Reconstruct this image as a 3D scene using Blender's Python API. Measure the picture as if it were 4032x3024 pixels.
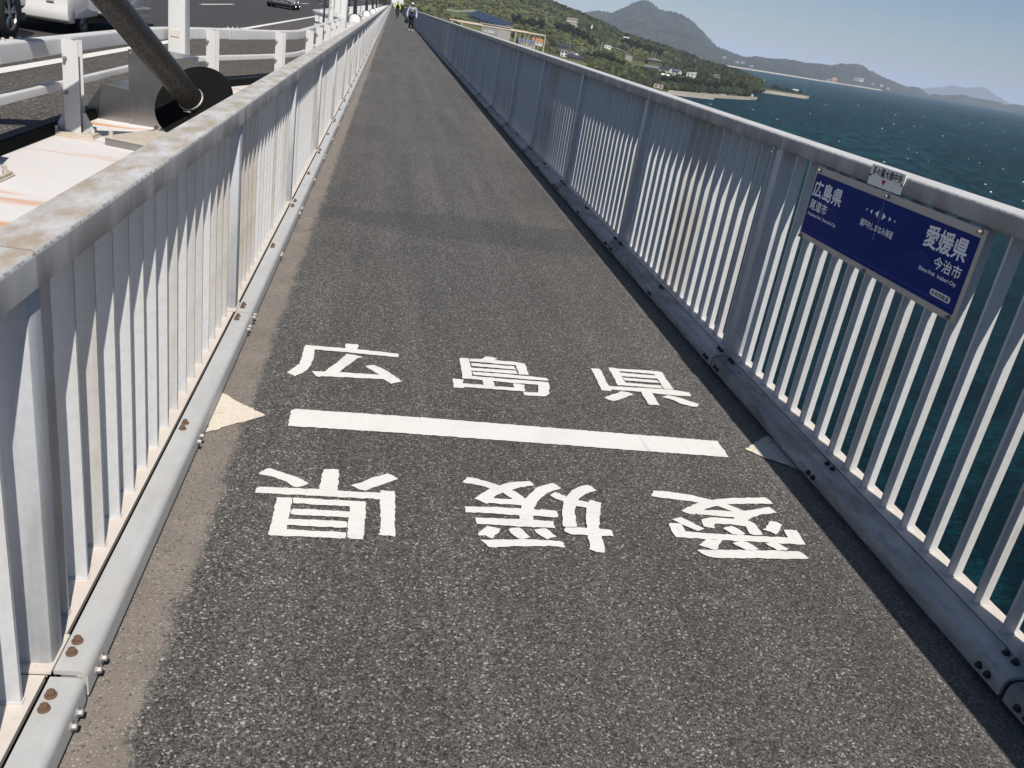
import bpy, bmesh, math, random
import numpy as np
from mathutils import Vector, Matrix
from math import radians, sin, cos, pi, atan2, sqrt

for _o in list(bpy.data.objects): bpy.data.objects.remove(_o)
scene = bpy.context.scene
COL = scene.collection
rnd = random.Random(7)

# ------------------------------------------------------------------ camera
# x = across the walkway, y = along it, z = up; the walkway surface is z = 0
FPX, CX, CY = 3346.0, 2016.0, 1512.0
EYE = 1.30           # the bridge is measured against this eye height, then brought to metres by K (eye 1.50 m)
K = 1.50 / 1.30
_vy = np.array([1547. - CX, 12. - CY, FPX]); _vz = np.array([690. - CX, 9390. - CY, FPX])
_Y = _vy / np.linalg.norm(_vy)
_D = _vz / np.linalg.norm(_vz); _D = _D - _D.dot(_Y) * _Y; _D /= np.linalg.norm(_D)
_Z = -_D
_X = np.cross(_Y, _Z); _X = -_X if _X[0] < 0 else _X
RW = np.stack([_X, _Y, _Z])
cam_d = bpy.data.cameras.new('camera'); cam = bpy.data.objects.new('camera', cam_d); COL.objects.link(cam)
cam_d.sensor_width = 36; cam_d.lens = 36 * FPX / 4032
cam_d.clip_start = 0.05; cam_d.clip_end = 90000
_m = np.eye(4); _m[:3, 0] = RW[:, 0]; _m[:3, 1] = -RW[:, 1]; _m[:3, 2] = -RW[:, 2]; _m[:3, 3] = (0, 0, EYE * K)
cam.matrix_world = Matrix(_m.tolist())
scene.camera = cam

def ray(px, py):
    d = RW @ np.array([px - CX, py - CY, FPX]); return d
def on_z(px, py, z=0.0):
    d = ray(px, py); t = (z - EYE) / d[2]; return (d[0] * t, d[1] * t)

# ------------------------------------------------------------------ sky, sun, exposure
SUN = Vector((0.165, -0.79, 1.0)).normalized()          # towards the sun: behind the camera, a little to the right
elev = math.asin(SUN.z); azim = atan2(SUN.x, SUN.y)
world = bpy.data.worlds.new('World'); scene.world = world; world.use_nodes = True
wn = world.node_tree; wn.nodes.clear()
sky = wn.nodes.new('ShaderNodeTexSky'); sky.sky_type = 'NISHITA'; sky.sun_disc = False
sky.sun_elevation = elev; sky.sun_rotation = azim
sky.altitude = 30; sky.air_density = 1.0; sky.dust_density = 0.25; sky.ozone_density = 6.5
bg = wn.nodes.new('ShaderNodeBackground'); bg.inputs['Strength'].default_value = 0.055
wo = wn.nodes.new('ShaderNodeOutputWorld')
wn.links.new(sky.outputs[0], bg.inputs[0]); wn.links.new(bg.outputs[0], wo.inputs[0])
sun_d = bpy.data.lights.new('sun', 'SUN'); sun_d.energy = 5.0; sun_d.angle = radians(0.53); sun_d.color = (1.0, 0.945, 0.865)
sun = bpy.data.objects.new('sun', sun_d); COL.objects.link(sun); sun.location = (10, -20, 40)
sun.rotation_euler = (-SUN).to_track_quat('-Z', 'Y').to_euler()
vs = scene.view_settings
vs.view_transform = 'Standard'; vs.look = 'None'; vs.gamma = 1; vs.use_curve_mapping = False; vs.exposure = 0.35
scene.cycles.max_bounces = 6
scene.cycles.volume_bounces = 0

# ------------------------------------------------------------------ node material helper
class NM:
    def __init__(s, name):
        s.m = bpy.data.materials.new(name); s.m.use_nodes = True
        s.t = s.m.node_tree; s.t.nodes.clear()
        s.out = s.n('OutputMaterial'); s.b = s.n('BsdfPrincipled'); s.l(s.b.outputs[0], s.out.inputs[0])
        s._co = None; s.alb = .80
    def n(s, k, **p):
        nd = s.t.nodes.new('ShaderNode' + k)
        for a, v in p.items(): setattr(nd, a, v)
        return nd
    def l(s, a, b): s.t.links.new(a, b)
    def put(s, inp, v):
        if hasattr(v, 'is_linked') or hasattr(v, 'links'): s.l(v, inp)
        elif isinstance(v, (tuple, list)) and len(v) == 3 and inp.type == 'RGBA': inp.default_value = (*v, 1)
        else: inp.default_value = v
    def co(s):
        if not s._co: s._co = s.n('TexCoord')
        return s._co.outputs['Object']
    def mapped(s, sc=(1, 1, 1), rot=(0, 0, 0), src=None):
        m = s.n('Mapping'); s.l(src or s.co(), m.inputs[0]); m.inputs['Scale'].default_value = sc; m.inputs['Rotation'].default_value = rot
        return m.outputs[0]
    def noise(s, scale, vec=None, detail=4, rough=.55, dist=0, col=False):
        n = s.n('TexNoise'); s.l(vec or s.co(), n.inputs['Vector']); n.inputs['Scale'].default_value = scale
        n.inputs['Detail'].default_value = detail; n.inputs['Roughness'].default_value = rough; n.inputs['Distortion'].default_value = dist
        return n.outputs['Color' if col else 'Fac']
    def voro(s, scale, vec=None, feature='F1', out='Color', rand=1):
        n = s.n('TexVoronoi', feature=feature); s.l(vec or s.co(), n.inputs['Vector']); n.inputs['Scale'].default_value = scale
        n.inputs['Randomness'].default_value = rand
        return n.outputs[out]
    def ramp(s, fac, stops, interp='LINEAR'):
        r = s.n('ValToRGB'); r.color_ramp.interpolation = interp; s.l(fac, r.inputs[0])
        e = r.color_ramp.elements
        while len(e) < len(stops): e.new(0.5)
        for el, (p, c) in zip(e, stops):
            el.position = p; el.color = (*c, 1) if isinstance(c, (tuple, list)) else (c, c, c, 1)
        return r.outputs[0]
    def mix(s, f, a, b, mode='MIX'):
        m = s.n('Mix', data_type='RGBA', blend_type=mode)
        s.put(m.inputs[0], f); s.put(m.inputs[6], a); s.put(m.inputs[7], b)
        return m.outputs[2]
    def math(s, op, a, b=0.0, c=None):
        m = s.n('Math', operation=op); s.put(m.inputs[0], a); s.put(m.inputs[1], b)
        if c is not None: s.put(m.inputs[2], c)
        return m.outputs[0]
    def sep(s, v):
        x = s.n('SeparateXYZ'); s.l(v, x.inputs[0]); return x.outputs
    def rand(s): return s.n('ObjectInfo').outputs['Random']
    def bump(s, h, strength=.3, dist=.01):
        b = s.n('Bump'); b.inputs['Strength'].default_value = strength; b.inputs['Distance'].default_value = dist
        s.l(h, b.inputs['Height']); s.l(b.outputs[0], s.b.inputs['Normal'])
    def set(s, base=None, rough=None, metal=None, spec=None, **k):
        if base is not None:
            base = tuple(v * s.alb for v in base) if isinstance(base, (tuple, list)) else s.mix(1., base, (s.alb,) * 3, 'MULTIPLY')
            s.put(s.b.inputs['Base Color'], base)
        if rough is not None: s.put(s.b.inputs['Roughness'], rough)
        if metal is not None: s.put(s.b.inputs['Metallic'], metal)
        if spec is not None: s.put(s.b.inputs['Specular IOR Level'], spec)
        for a, v in k.items(): s.put(s.b.inputs[a], v)
        return s.m

def plain(name, base, rough=.6, metal=0., var=.12, scale=6., spec=.4):
    M = NM(name); n = M.noise(scale, detail=5)
    c = M.mix(n, tuple(v * (1 - var) for v in base), tuple(min(1, v * (1 + var)) for v in base))
    return M.set(c, rough, metal, spec)

MAT = {}
def mk():
    # ---- coated asphalt of the walkway: stones of many greys in a dark binder
    M = NM('walkway_asphalt')
    c = M.co(); x, y, z = M.sep(c)
    warp = M.noise(30, detail=2, col=True)
    wv = M.n('VectorMath', operation='MULTIPLY_ADD'); M.l(warp, wv.inputs[0]); wv.inputs[1].default_value = (.006,) * 3; M.l(c, wv.inputs[2])
    v1 = M.sep(M.voro(215, wv.outputs[0]))[0]
    v2 = M.sep(M.voro(370, wv.outputs[0]))[0]
    s1 = M.ramp(v1, [(0, (.002, .002, .002)), (.14, (.006, .006, .006)), (.30, (.030, .029, .028)), (.60, (.058, .055, .052)), (.84, (.10, .095, .09)), (.94, (.16, .155, .145)), (.985, (.42, .40, .38))])
    s2 = M.ramp(v2, [(0, .012), (.5, (.036, .034, .032)), (.86, (.078, .074, .069)), (.97, (.24, .23, .21))])
    st = M.mix(.5, s1, s2)
    big = M.noise(.9, detail=5, rough=.6)
    st = M.mix(1.0, st, M.ramp(big, [(.3, (1.55, 1.54, 1.52)), (.7, (2.0, 1.98, 1.95))]), 'MULTIPLY')
    wear = M.ramp(M.noise(1, M.mapped((5, .22, 1)), detail=5, rough=.6), [(.35, .82), (.65, 1.12)])
    st = M.mix(1.0, st, wear, 'MULTIPLY')
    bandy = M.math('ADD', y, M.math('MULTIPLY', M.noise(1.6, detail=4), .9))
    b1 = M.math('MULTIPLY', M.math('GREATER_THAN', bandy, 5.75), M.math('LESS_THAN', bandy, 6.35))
    b2 = M.math('MULTIPLY', M.math('GREATER_THAN', y, 23.0), M.math('LESS_THAN', y, 23.35))
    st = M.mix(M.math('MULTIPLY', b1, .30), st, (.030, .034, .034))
    st = M.mix(M.math('MULTIPLY', b2, .35), st, (.16, .15, .14))
    st = M.mix(M.ramp(M.noise(9, detail=3), [(.745, 0.), (.78, .5)]), st, (.020, .018, .016))
    br = M.math('MULTIPLY', M.ramp(M.noise(2.2, detail=4), [(.5, 0.), (.8, 1.)]), .18)
    st = M.mix(br, st, (.070, .060, .052))
    fine = M.noise(420, detail=2)
    # dusty, silted margin along the kerb beams
    edge = M.math('ADD', x, M.math('MULTIPLY', M.math('SUBTRACT', M.noise(7, detail=7, rough=.75), .5), .13))
    lm = M.n('MapRange'); M.l(edge, lm.inputs[0]); lm.inputs[1].default_value = -.335; lm.inputs[2].default_value = -.362
    rm = M.n('MapRange'); M.l(edge, rm.inputs[0]); rm.inputs[1].default_value = 1.44; rm.inputs[2].default_value = 1.49
    em = M.math('MAXIMUM', lm.outputs[0], M.math('MULTIPLY', rm.outputs[0], .55))
    silt = M.mix(M.noise(5, detail=6, rough=.65), (.15, .125, .105), (.34, .30, .26))
    silt = M.mix(M.ramp(v1, [(.0, .75), (.12, 0.)]), silt, (.05, .045, .04))
    silt = M.mix(M.ramp(v2, [(.9, 0.), (.99, .8)]), silt, (.5, .46, .4))
    col = M.mix(M.math('MULTIPLY', em, .88), st, silt)
    h = M.math('ADD', M.math('MULTIPLY', v1, .6), M.math('ADD', M.math('MULTIPLY', v2, .3), M.math('MULTIPLY', fine, .35)))
    M.bump(h, .75, .004)
    MAT['asphalt'] = M.set(col, M.ramp(v1, [(.6, .82), (.97, .42)]), spec=.45)

    M = NM('road_asphalt')
    v = M.sep(M.voro(75))[0]
    s1 = M.ramp(v, [(0, .028), (.6, (.064, .060, .056)), (.9, (.115, .108, .10)), (.98, (.26, .25, .23))])
    x, y, z = M.sep(M.co())
    lane = M.n('MapRange'); M.l(M.math('ADD', x, M.math('MULTIPLY', M.noise(.6), .3)), lane.inputs[0]); lane.inputs[1].default_value = -3.4; lane.inputs[2].default_value = -4.0
    col = M.mix(1., s1, M.mix(lane.outputs[0], (1.15, 1.08, 1.0), (.62, .62, .64)), 'MULTIPLY')
    col = M.mix(1., col, M.ramp(M.noise(1.3, detail=5), [(.3, .85), (.7, 1.12)]), 'MULTIPLY')
    M.bump(v, .5, .005); MAT['road'] = M.set(col, .85)

    # ---- galvanised steel with grime
    def galv(name, lo, hi, stain=0., rough=.52, metal=.35, streak=(9, 9, .8)):
        M = NM(name)
        n1 = M.noise(14, detail=6, rough=.65); n2 = M.voro(60, out='Distance')
        c = M.mix(n1, lo, hi)
        c = M.mix(M.math('MULTIPLY', n2, .35), c, tuple(v * .8 for v in lo))
        g = M.ramp(M.noise(1, M.mapped(streak), detail=6, rough=.7), [(.46, 0.), (.72, 1.)])
        if stain:
            loc = M.n('ObjectInfo').outputs['Location']; cl = M.noise(.42, loc, detail=2)
            lside = M.ramp(M.sep(loc)[0], [(.0, 1.), (.5, .72)])
            per = M.ramp(M.math('MULTIPLY', M.math('ADD', M.math('MULTIPLY', M.rand(), .45), cl), M.math('MULTIPLY_ADD', lside, .36, .66)), [(.66, 0.), (.80, .6), (.92, 1.)])
            st = M.math('MULTIPLY', M.math('MAXIMUM', M.math('MULTIPLY', M.math('MULTIPLY', per, .8), M.ramp(M.noise(1, M.mapped((20, 20, 2.2)), detail=5), [(.32, .15), (.62, 1.)])), M.math('MULTIPLY', g, .30)), stain)
            c = M.mix(st, c, M.mix(M.noise(25), (.30, .235, .155), (.44, .385, .29)))
        else:
            c = M.mix(M.math('MULTIPLY', g, .45), c, (.14, .115, .085))
        M.bump(n1, .08, .002)
        return M.set(c, M.mix(n1, (rough - .08,) * 3, (rough + .12,) * 3), metal, .5)
    MAT['bar'] = galv('galvanised_bar', (.58, .59, .60), (.74, .745, .75), stain=1., metal=.12)
    MAT['post'] = galv('galvanised_post', (.52, .54, .575), (.65, .665, .69), metal=.2)
    M = NM('handrail_zinc')
    x, y, z = M.sep(M.co())
    n1 = M.noise(10, detail=6, rough=.65)
    c = M.mix(n1, (.56, .565, .57), (.74, .74, .73))
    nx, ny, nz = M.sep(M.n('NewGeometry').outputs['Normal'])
    top = M.ramp(nz, [(.55, 0.), (.95, 1.)])
    dust = M.ramp(M.noise(1, M.mapped((14, 5, 14)), detail=6, rough=.7), [(.40, 0.), (.60, 1.)])
    lhs = M.ramp(x, [(.0, 1.), (.5, .22)])
    c = M.mix(M.math('MULTIPLY', M.math('MULTIPLY', M.math('MULTIPLY', top, lhs), dust), .85), c, (.42, .335, .235))
    mossn = M.ramp(M.noise(60, detail=5, rough=.7), [(.42, 0.), (.6, 1.)])
    ed = M.math('MULTIPLY', M.ramp(nz, [(.12, 0.), (.5, 1.), (.8, 0.)]), mossn)
    c = M.mix(M.math('MULTIPLY', ed, .8), c, (.09, .078, .06))
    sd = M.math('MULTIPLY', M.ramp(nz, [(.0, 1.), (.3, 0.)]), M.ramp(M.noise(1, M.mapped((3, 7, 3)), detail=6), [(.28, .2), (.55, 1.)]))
    c = M.mix(M.math('MULTIPLY', sd, .8), c, (.15, .135, .112))  # side grime, deepened to carry the shade of the upright faces
    M.bump(n1, .15, .003)
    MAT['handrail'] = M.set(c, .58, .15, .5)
    M = NM('kerb_zinc')
    n1 = M.noise(22, detail=6, rough=.7); x, y, z = M.sep(M.co())
    c = M.mix(n1, (.50, .505, .50), (.66, .665, .66))
    side = M.ramp(x, [(.0, 0.), (.5, 1.)])
    gr = M.ramp(M.noise(1, M.mapped((9, 3, 9)), detail=8, rough=.72), [(.36, 0.), (.66, 1.)])
    c = M.mix(M.math('MULTIPLY', gr, M.math('MULTIPLY_ADD', side, .66, .14)), c, (.10, .088, .068))
    c = M.mix(M.math('MULTIPLY', M.ramp(M.noise(6, detail=4), [(.55, 0.), (.75, 1.)]), .3), c, (.55, .47, .38))
    M.bump(n1, .2, .002); MAT['kerb'] = M.set(c, .6, .2, .5)
    M = NM('cream_steel')
    n1 = M.noise(9, detail=6, rough=.7)
    c = M.mix(n1, (.58, .51, .44), (.72, .66, .60))
    c = M.mix(M.ramp(M.noise(40, detail=4), [(.6, 0.), (.8, .5)]), c, (.42, .33, .24))
    MAT['cream'] = M.set(c, .6)
    M = NM('deck_paint')
    n1 = M.noise(2.2, detail=7, rough=.65)
    c = M.mix(n1, (.66, .62, .60), (.80, .785, .78))
    r = M.ramp(M.noise(1, M.mapped((.55, 3.2, 1), (0, 0, .35)), detail=5, rough=.6, dist=.4), [(.57, 0.), (.66, 1.)])
    c = M.mix(M.math('MULTIPLY', r, .9), c, M.mix(M.noise(8), (.60, .22, .06), (.70, .42, .20)))
    c = M.mix(M.ramp(M.noise(1.1, detail=6), [(.55, 0.), (.75, .5)]), c, (.62, .53, .38))
    MAT['deck'] = M.set(c, .5)
    MAT['dirtycream'] = plain('dirty_cream', (.52, .46, .385), .7, 0, .25, 14)
    MAT['white'] = plain('white_paint', (.74, .74, .73), .45, var=.06, scale=12)
    M = NM('barrier_white'); n1 = M.noise(7, detail=6, rough=.65)
    nx, ny, nz = M.sep(M.n('NewGeometry').outputs['Normal'])
    c = M.mix(n1, (.54, .55, .56), (.68, .68, .68))
    d = M.math('MULTIPLY', M.ramp(nz, [(.5, .25), (.9, 1.)]), M.ramp(M.noise(1.2, detail=6, rough=.7), [(.47, 0.), (.63, 1.)]))
    c = M.mix(M.math('MULTIPLY', d, .8), c, (.62, .50, .37))
    MAT['barrier'] = M.set(c, .5)
    # ---- road paint with scuffs
    M = NM('road_paint')
    n1 = M.noise(60, detail=5, rough=.7)
    c = M.mix(n1, (.70, .68, .645), (.82, .80, .77))
    sc = M.ramp(M.noise(1, M.mapped((22, 1.4, 1), (0, 0, -.28)), detail=5, rough=.75), [(.60, 0.), (.68, .8)])
    c = M.mix(M.math('MULTIPLY', sc, .5), c, (.46, .45, .46))
    c = M.mix(M.ramp(M.voro(95, out='Distance'), [(.0, .40), (.16, 0.)]), c, (.30, .29, .28))
    c = M.mix(M.math('MULTIPLY', M.ramp(M.noise(5, detail=5), [(.5, 0.), (.72, 1.)]), .22), c, (.45, .43, .40))
    M.bump(M.voro(110, out='Distance'), .35, .003); MAT['paint'] = M.set(c, .7)
    M = NM('old_cream_paint')
    cr = M.voro(38, M.mapped((1, 1, 1)), 'DISTANCE_TO_EDGE', 'Distance')
    c = M.mix(M.noise(20), (.66, .58, .47), (.76, .70, .60))
    c = M.mix(M.ramp(M.math('ADD', cr, M.math('MULTIPLY', M.noise(30), .05)), [(.022, 1.), (.04, 0.)]), c, (.20, .16, .125))
    MAT['oldpaint'] = M.set(c, .8)
    MAT['rust'] = plain('rusty_bolt', (.17, .105, .07), .75, .2, .4, 60)
    MAT['darksteel'] = plain('dark_steel', (.05, .052, .055), .6, .3, .3, 20)
    MAT['zincbolt'] = plain('zinc_bolt', (.34, .33, .31), .5, .5, .3, 60)
    # ---- stay cable sheath with pressed dimples
    M = NM('cable_sheath')
    v = M.voro(58, M.mapped((1, 1, .62)), 'F1', 'Distance', rand=.55)
    dm = M.ramp(v, [(.24, 0.), (.38, 1.)])
    M.bump(dm, 1., .006)
    MAT['cable'] = M.set(M.mix(dm, (.002, .002, .002), (.026, .024, .022)), .42, 0, .45)
    MAT['rubber'] = plain('black_rubber', (.007, .007, .007), .9, 0, .3, 10, .1)
    M = NM('brushed_steel')
    n1 = M.noise(1, M.mapped((90, 90, 3)), detail=4)
    MAT['steel'] = M.set(M.mix(M.noise(3, detail=5), (.40, .39, .38), (.52, .51, .49)), M.mix(n1, (.22,) * 3, (.38,) * 3), .95)
    # ---- sea
    M = NM('sea_water'); M.alb = 1.
    w1 = M.noise(.09, M.mapped((1, 2.2, 1), (0, 0, .6)), detail=8, rough=.62)
    w2 = M.noise(.6, M.mapped((1, 2.1, 1), (0, 0, .4)), detail=6, rough=.65)
    rv = M.mapped((1, 1, 1), (0, 0, .45))
    w3 = M.noise(1., M.mapped((.005, .0022, 1), src=rv), detail=8, rough=.62)
    w4 = M.noise(1., M.mapped((.10, .030, 1), src=rv), detail=8, rough=.72)
    hgt = M.math('ADD', M.math('MULTIPLY', w1, 1.0), M.math('MULTIPLY', w2, .9))
    M.bump(hgt, 1., 3.6)
    base = M.mix(M.ramp(w3, [(.36, 0.), (.64, 1.)]), (.0018, .034, .050), (.007, .094, .110))
    base = M.mix(M.ramp(w4, [(.43, .92), (.55, 0.)]), base, (.0010, .018, .030))  # dark dashes of grazing waves, painted into the water colour
    base = M.mix(M.ramp(w2, [(.38, .8), (.56, 0.)]), base, (.0006, .010, .016))  # ripple shading painted into the colour: wave troughs darker
    MAT['sea'] = M.set(base, .42, 0, .05, IOR=1.33)
    MAT['foam'] = plain('foam', (.80, .84, .84), .9, 0, .1, .5)
    # ---- hillside ground
    M = NM('hill_ground')
    n1 = M.noise(.012, detail=6); n2 = M.noise(.11, detail=5)
    c = M.mix(M.ramp(n1, [(.38, 0.), (.6, 1.)]), (.038, .060, .020), (.115, .135, .045))
    c = M.mix(M.ramp(n2, [(.56, 0.), (.7, .8)]), c, (.16, .15, .085))
    MAT['ground'] = M.set(c, .95, spec=.1)
    M = NM('far_hill')
    n1 = M.noise(.009, detail=9, rough=.7); n2 = M.noise(.002, detail=4)
    c = M.mix(M.ramp(n1, [(.35, 0.), (.68, 1.)]), (.010, .018, .012), (.10, .115, .06))
    c = M.mix(M.ramp(n2, [(.5, 0.), (.7, .6)]), c, (.075, .085, .05))
    M.bump(n1, 1., 60.); MAT['farhill'] = M.set(c, .95, spec=.1)
    M = NM('foliage'); at = M.n('Attribute', attribute_name='leafcol')
    c = M.mix(M.noise(1.6, detail=5), (.55, .55, .5), (1.35, 1.4, 1.3))
    c = M.mix(1., at.outputs['Color'], c, 'MULTIPLY')
    M.bump(M.noise(1.1, detail=6), 1., 1.4); MAT['leaf'] = M.set(c, .8, spec=.2)
    def leaf(n, a, b):
        M = NM(n); M.bump(M.noise(1.2, detail=6), 1., 1.2)
        return M.set(M.mix(M.noise(.9, detail=5), a, b), .8, spec=.2)
    MAT['leafdark'] = leaf('dark_foliage', (.012, .024, .010), (.040, .066, .022))
    MAT['leafolive'] = leaf('olive_foliage', (.045, .060, .018), (.11, .115, .04))
    MAT['bark'] = plain('bark', (.10, .075, .05), .9)
    MAT['stone'] = plain('seawall_stone', (.40, .355, .30), .9, var=.35, scale=.4)
    MAT['concrete'] = plain('concrete', (.42, .41, .385), .85, var=.25, scale=2.)
mk()

# ------------------------------------------------------------------ mesh helpers
class MB:
    def __init__(s): s.v = []; s.f = []
    def quadbox(s, p):                      # 8 points: bottom ring, top ring
        b = len(s.v); s.v += [tuple(q) for q in p]
        s.f += [tuple(b + i for i in f) for f in ((3, 2, 1, 0), (4, 5, 6, 7), (0, 1, 5, 4), (1, 2, 6, 5), (2, 3, 7, 6), (3, 0, 4, 7))]
        return s
    def box(s, x0, x1, y0, y1, z0, z1):
        return s.quadbox([(x0, y0, z0), (x1, y0, z0), (x1, y1, z0), (x0, y1, z0), (x0, y0, z1), (x1, y0, z1), (x1, y1, z1), (x0, y1, z1)])
    def prism(s, poly, y0, y1, plane='xz', caps=True):      # polygon extruded along the third axis
        n = len(poly); b = len(s.v)
        for t in (y0, y1):
            for a, c in poly:
                s.v.append({'xz': (a, t, c), 'yz': (t, a, c), 'xy': (a, c, t)}[plane])
        for i in range(n):
            j = (i + 1) % n; s.f.append((b + i, b + j, b + n + j, b + n + i))
        if caps: s.f.append(tuple(range(b + n - 1, b - 1, -1))); s.f.append(tuple(range(b + n, b + 2 * n)))
        return s
    def tube(s, p0, p1, r0, r1=None, n=10, caps=True):
        r1 = r0 if r1 is None else r1
        p0, p1 = Vector(p0), Vector(p1); d = (p1 - p0).normalized()
        a = d.orthogonal().normalized(); c = d.cross(a); b = len(s.v)
        for p, r in ((p0, r0), (p1, r1)):
            for i in range(n):
                t = 2 * pi * i / n; s.v.append(tuple(p + a * (r * cos(t)) + c * (r * sin(t))))
        for i in range(n):
            j = (i + 1) % n; s.f.append((b + i, b + j, b + n + j, b + n + i))
        if caps: s.f.append(tuple(range(b + n - 1, b - 1, -1))); s.f.append(tuple(range(b + n, b + 2 * n)))
        return s
    def path(s, pts, r, n=8):
        for a, b in zip(pts, pts[1:]): s.tube(a, b, r, r, n)
        return s
    def lathe(s, prof, o=(0, 0, 0), axis=(0, 0, 1), n=24):  # prof: (radius, distance along axis)
        o = Vector(o); d = Vector(axis).normalized(); a = d.orthogonal().normalized(); c = d.cross(a); b = len(s.v); m = len(prof)
        for r, h in prof:
            for i in range(n):
                t = 2 * pi * i / n; s.v.append(tuple(o + d * h + a * (r * cos(t)) + c * (r * sin(t))))
        for k in range(m - 1):
            for i in range(n):
                j = (i + 1) % n; s.f.append((b + k * n + i, b + k * n + j, b + (k + 1) * n + j, b + (k + 1) * n + i))
        if prof[0][0] > 1e-4: s.f.append(tuple(range(b + n - 1, b - 1, -1)))
        if prof[-1][0] > 1e-4: s.f.append(tuple(range(b + (m - 1) * n, b + m * n)))
        return s
    def ell(s, c, r, n=12, m=8):
        c = Vector(c); b = len(s.v)
        for k in range(m + 1):
            ph = -pi / 2 + pi * k / m
            for i in range(n):
                t = 2 * pi * i / n; s.v.append((c.x + r[0] * cos(ph) * cos(t), c.y + r[1] * cos(ph) * sin(t), c.z + r[2] * sin(ph)))
        for k in range(m):
            for i in range(n):
                j = (i + 1) % n; s.f.append((b + k * n + i, b + k * n + j, b + (k + 1) * n + j, b + (k + 1) * n + i))
        return s
    def mesh(s, name, bevel=0., smooth=False, seg=2):
        me = bpy.data.meshes.new(name); me.from_pydata(s.v, [], s.f)
        bm = bmesh.new(); bm.from_mesh(me)
        bmesh.ops.remove_doubles(bm, verts=bm.verts, dist=1e-6)
        bmesh.ops.recalc_face_normals(bm, faces=bm.faces)
        if bevel:
            es = [e for e in bm.edges if len(e.link_faces) == 2 and e.calc_face_angle(0) > .6]
            bmesh.ops.bevel(bm, geom=es, offset=bevel, segments=seg, profile=.5, affect='EDGES', clamp_overlap=True)
        bm.to_mesh(me); bm.free()
        if smooth: shade(me)
        return me
    def build(s, name, mat, parent=None, bevel=0., smooth=False, seg=2, **k):
        return link(name, s.mesh(name, bevel, smooth, seg), mat, parent, **k)

def shade(me, ang=40):
    me.polygons.foreach_set('use_smooth', [True] * len(me.polygons))
    try: me.set_sharp_from_angle(angle=radians(ang))
    except Exception: pass
def link(name, me, mat, parent=None, loc=None, rot=None):
    o = bpy.data.objects.new(name, me); COL.objects.link(o)
    if mat is not None and len(me.materials) == 0: me.materials.append(MAT[mat] if isinstance(mat, str) else mat)
    if parent is not None: o.parent = parent
    if loc: o.location = loc
    if rot: o.rotation_euler = rot
    return o
def tag(o, label=None, cat=None, group=None, kind=None):
    if label: o['label'] = label
    if cat: o['category'] = cat
    if group: o['group'] = group
    if kind: o['kind'] = kind
    return o
def thing(name, label, cat, loc=(0, 0, 0), rz=0., group=None):
    o = bpy.data.objects.new(name, None); COL.objects.link(o); o.empty_display_size = .2
    o.location = loc; o.rotation_euler = (0, 0, rz)
    return tag(o, label, cat, group)
def dup(root, loc, rz=None, label=None):
    r = root.copy(); COL.objects.link(r); r.location = loc
    if rz is not None: r.rotation_euler = (0, 0, rz)
    if label: r['label'] = label
    for ch in list(root.children):
        c = ch.copy(); COL.objects.link(c); c.parent = r
        for g in list(ch.children):
            d = g.copy(); COL.objects.link(d); d.parent = c
    return r
def rounded(x0, x1, z0, z1, r, n=4, low=False):
    # rectangle with rounded upper (and lower) corners
    p = []
    for cx, cz, a0 in ((x1 - r, z1 - r, 0), (x0 + r, z1 - r, pi / 2)):
        for i in range(n + 1):
            t = a0 + pi / 2 * i / n; p.append((cx + r * cos(t), cz + r * sin(t)))
    if low:
        q = r * .5
        p += [(x0, z0 + q), (x0 + q, z0), (x1 - q, z0), (x1, z0 + q)]
    else: p += [(x0, z0), (x1, z0)]
    return p

# ------------------------------------------------------------------ walkway and bridge deck
END = 440.0
def sheet(name, x0, x1, y0, y1, z, mat, kind='structure', thick=None):
    m = MB()
    if thick: m.box(x0, x1, y0, y1, z - thick, z)
    else:
        m.v += [(x0, y0, z), (x1, y0, z), (x1, y1, z), (x0, y1, z)]; m.f.append((0, 1, 2, 3))
    return tag(m.build(name, mat), kind=kind)
sheet('walkway', -.50, 1.62, -7, END, 0., 'asphalt', thick=.08)
wb = MB(); wb.box(-.60, 1.76, -7, END, -.34, -.082); tag(wb.build('walkway_girder', 'white'), kind='structure')

# guard rail line: a bay for the stay anchorages, then a lay-by that bulges towards the walkway
def gx(y):
    if y < 9.2: return -2.27
    if y < 14.6: t = (y - 9.2) / 5.4; return -2.27 + 1.02 * (t * t * (3 - 2 * t))
    if y < 25.5: return -1.25
    if y < 31: t = (y - 25.5) / 5.5; return -1.25 - 1.15 * (t * t * (3 - 2 * t))
    return -2.40
ys = [-7 + i * .5 for i in range(95)] + [41 + i * 4 for i in range(101)]
dk = MB()
dk.box(-25.5, -.622, -7, END, -1.6, .02); tag(dk.build('bridge_girder', 'deck'), kind='structure')
rd = MB()
for i, y in enumerate(ys):
    xe = gx(y) - .16
    rd.v += [(-23, y, .024), (-23, y, .09), (xe, y, .09), (xe, y, .024)]
    if i:
        b = 4 * i; a = b - 4
        rd.f += [(a + 1, a + 2, b + 2, b + 1), (a + 2, a + 3, b + 3, b + 2), (a, a + 1, b + 1, b)]
tag(rd.build('road', 'road'), kind='structure')
ed = MB()                                                           # black sealing edge of the paving
for i, y in enumerate(ys):
    xe = gx(y) - .158
    ed.v += [(xe, y, .022), (xe, y, .094), (xe + .035, y, .094), (xe + .05, y, .022)]
    if i:
        b = 4 * i; a = b - 4
        ed.f += [(a + 1, a + 2, b + 2, b + 1), (a + 2, a + 3, b + 3, b + 2), (a, a + 1, b + 1, b)]
tag(ed.build('paving_edge_strip', 'rubber'), kind='structure')
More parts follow.
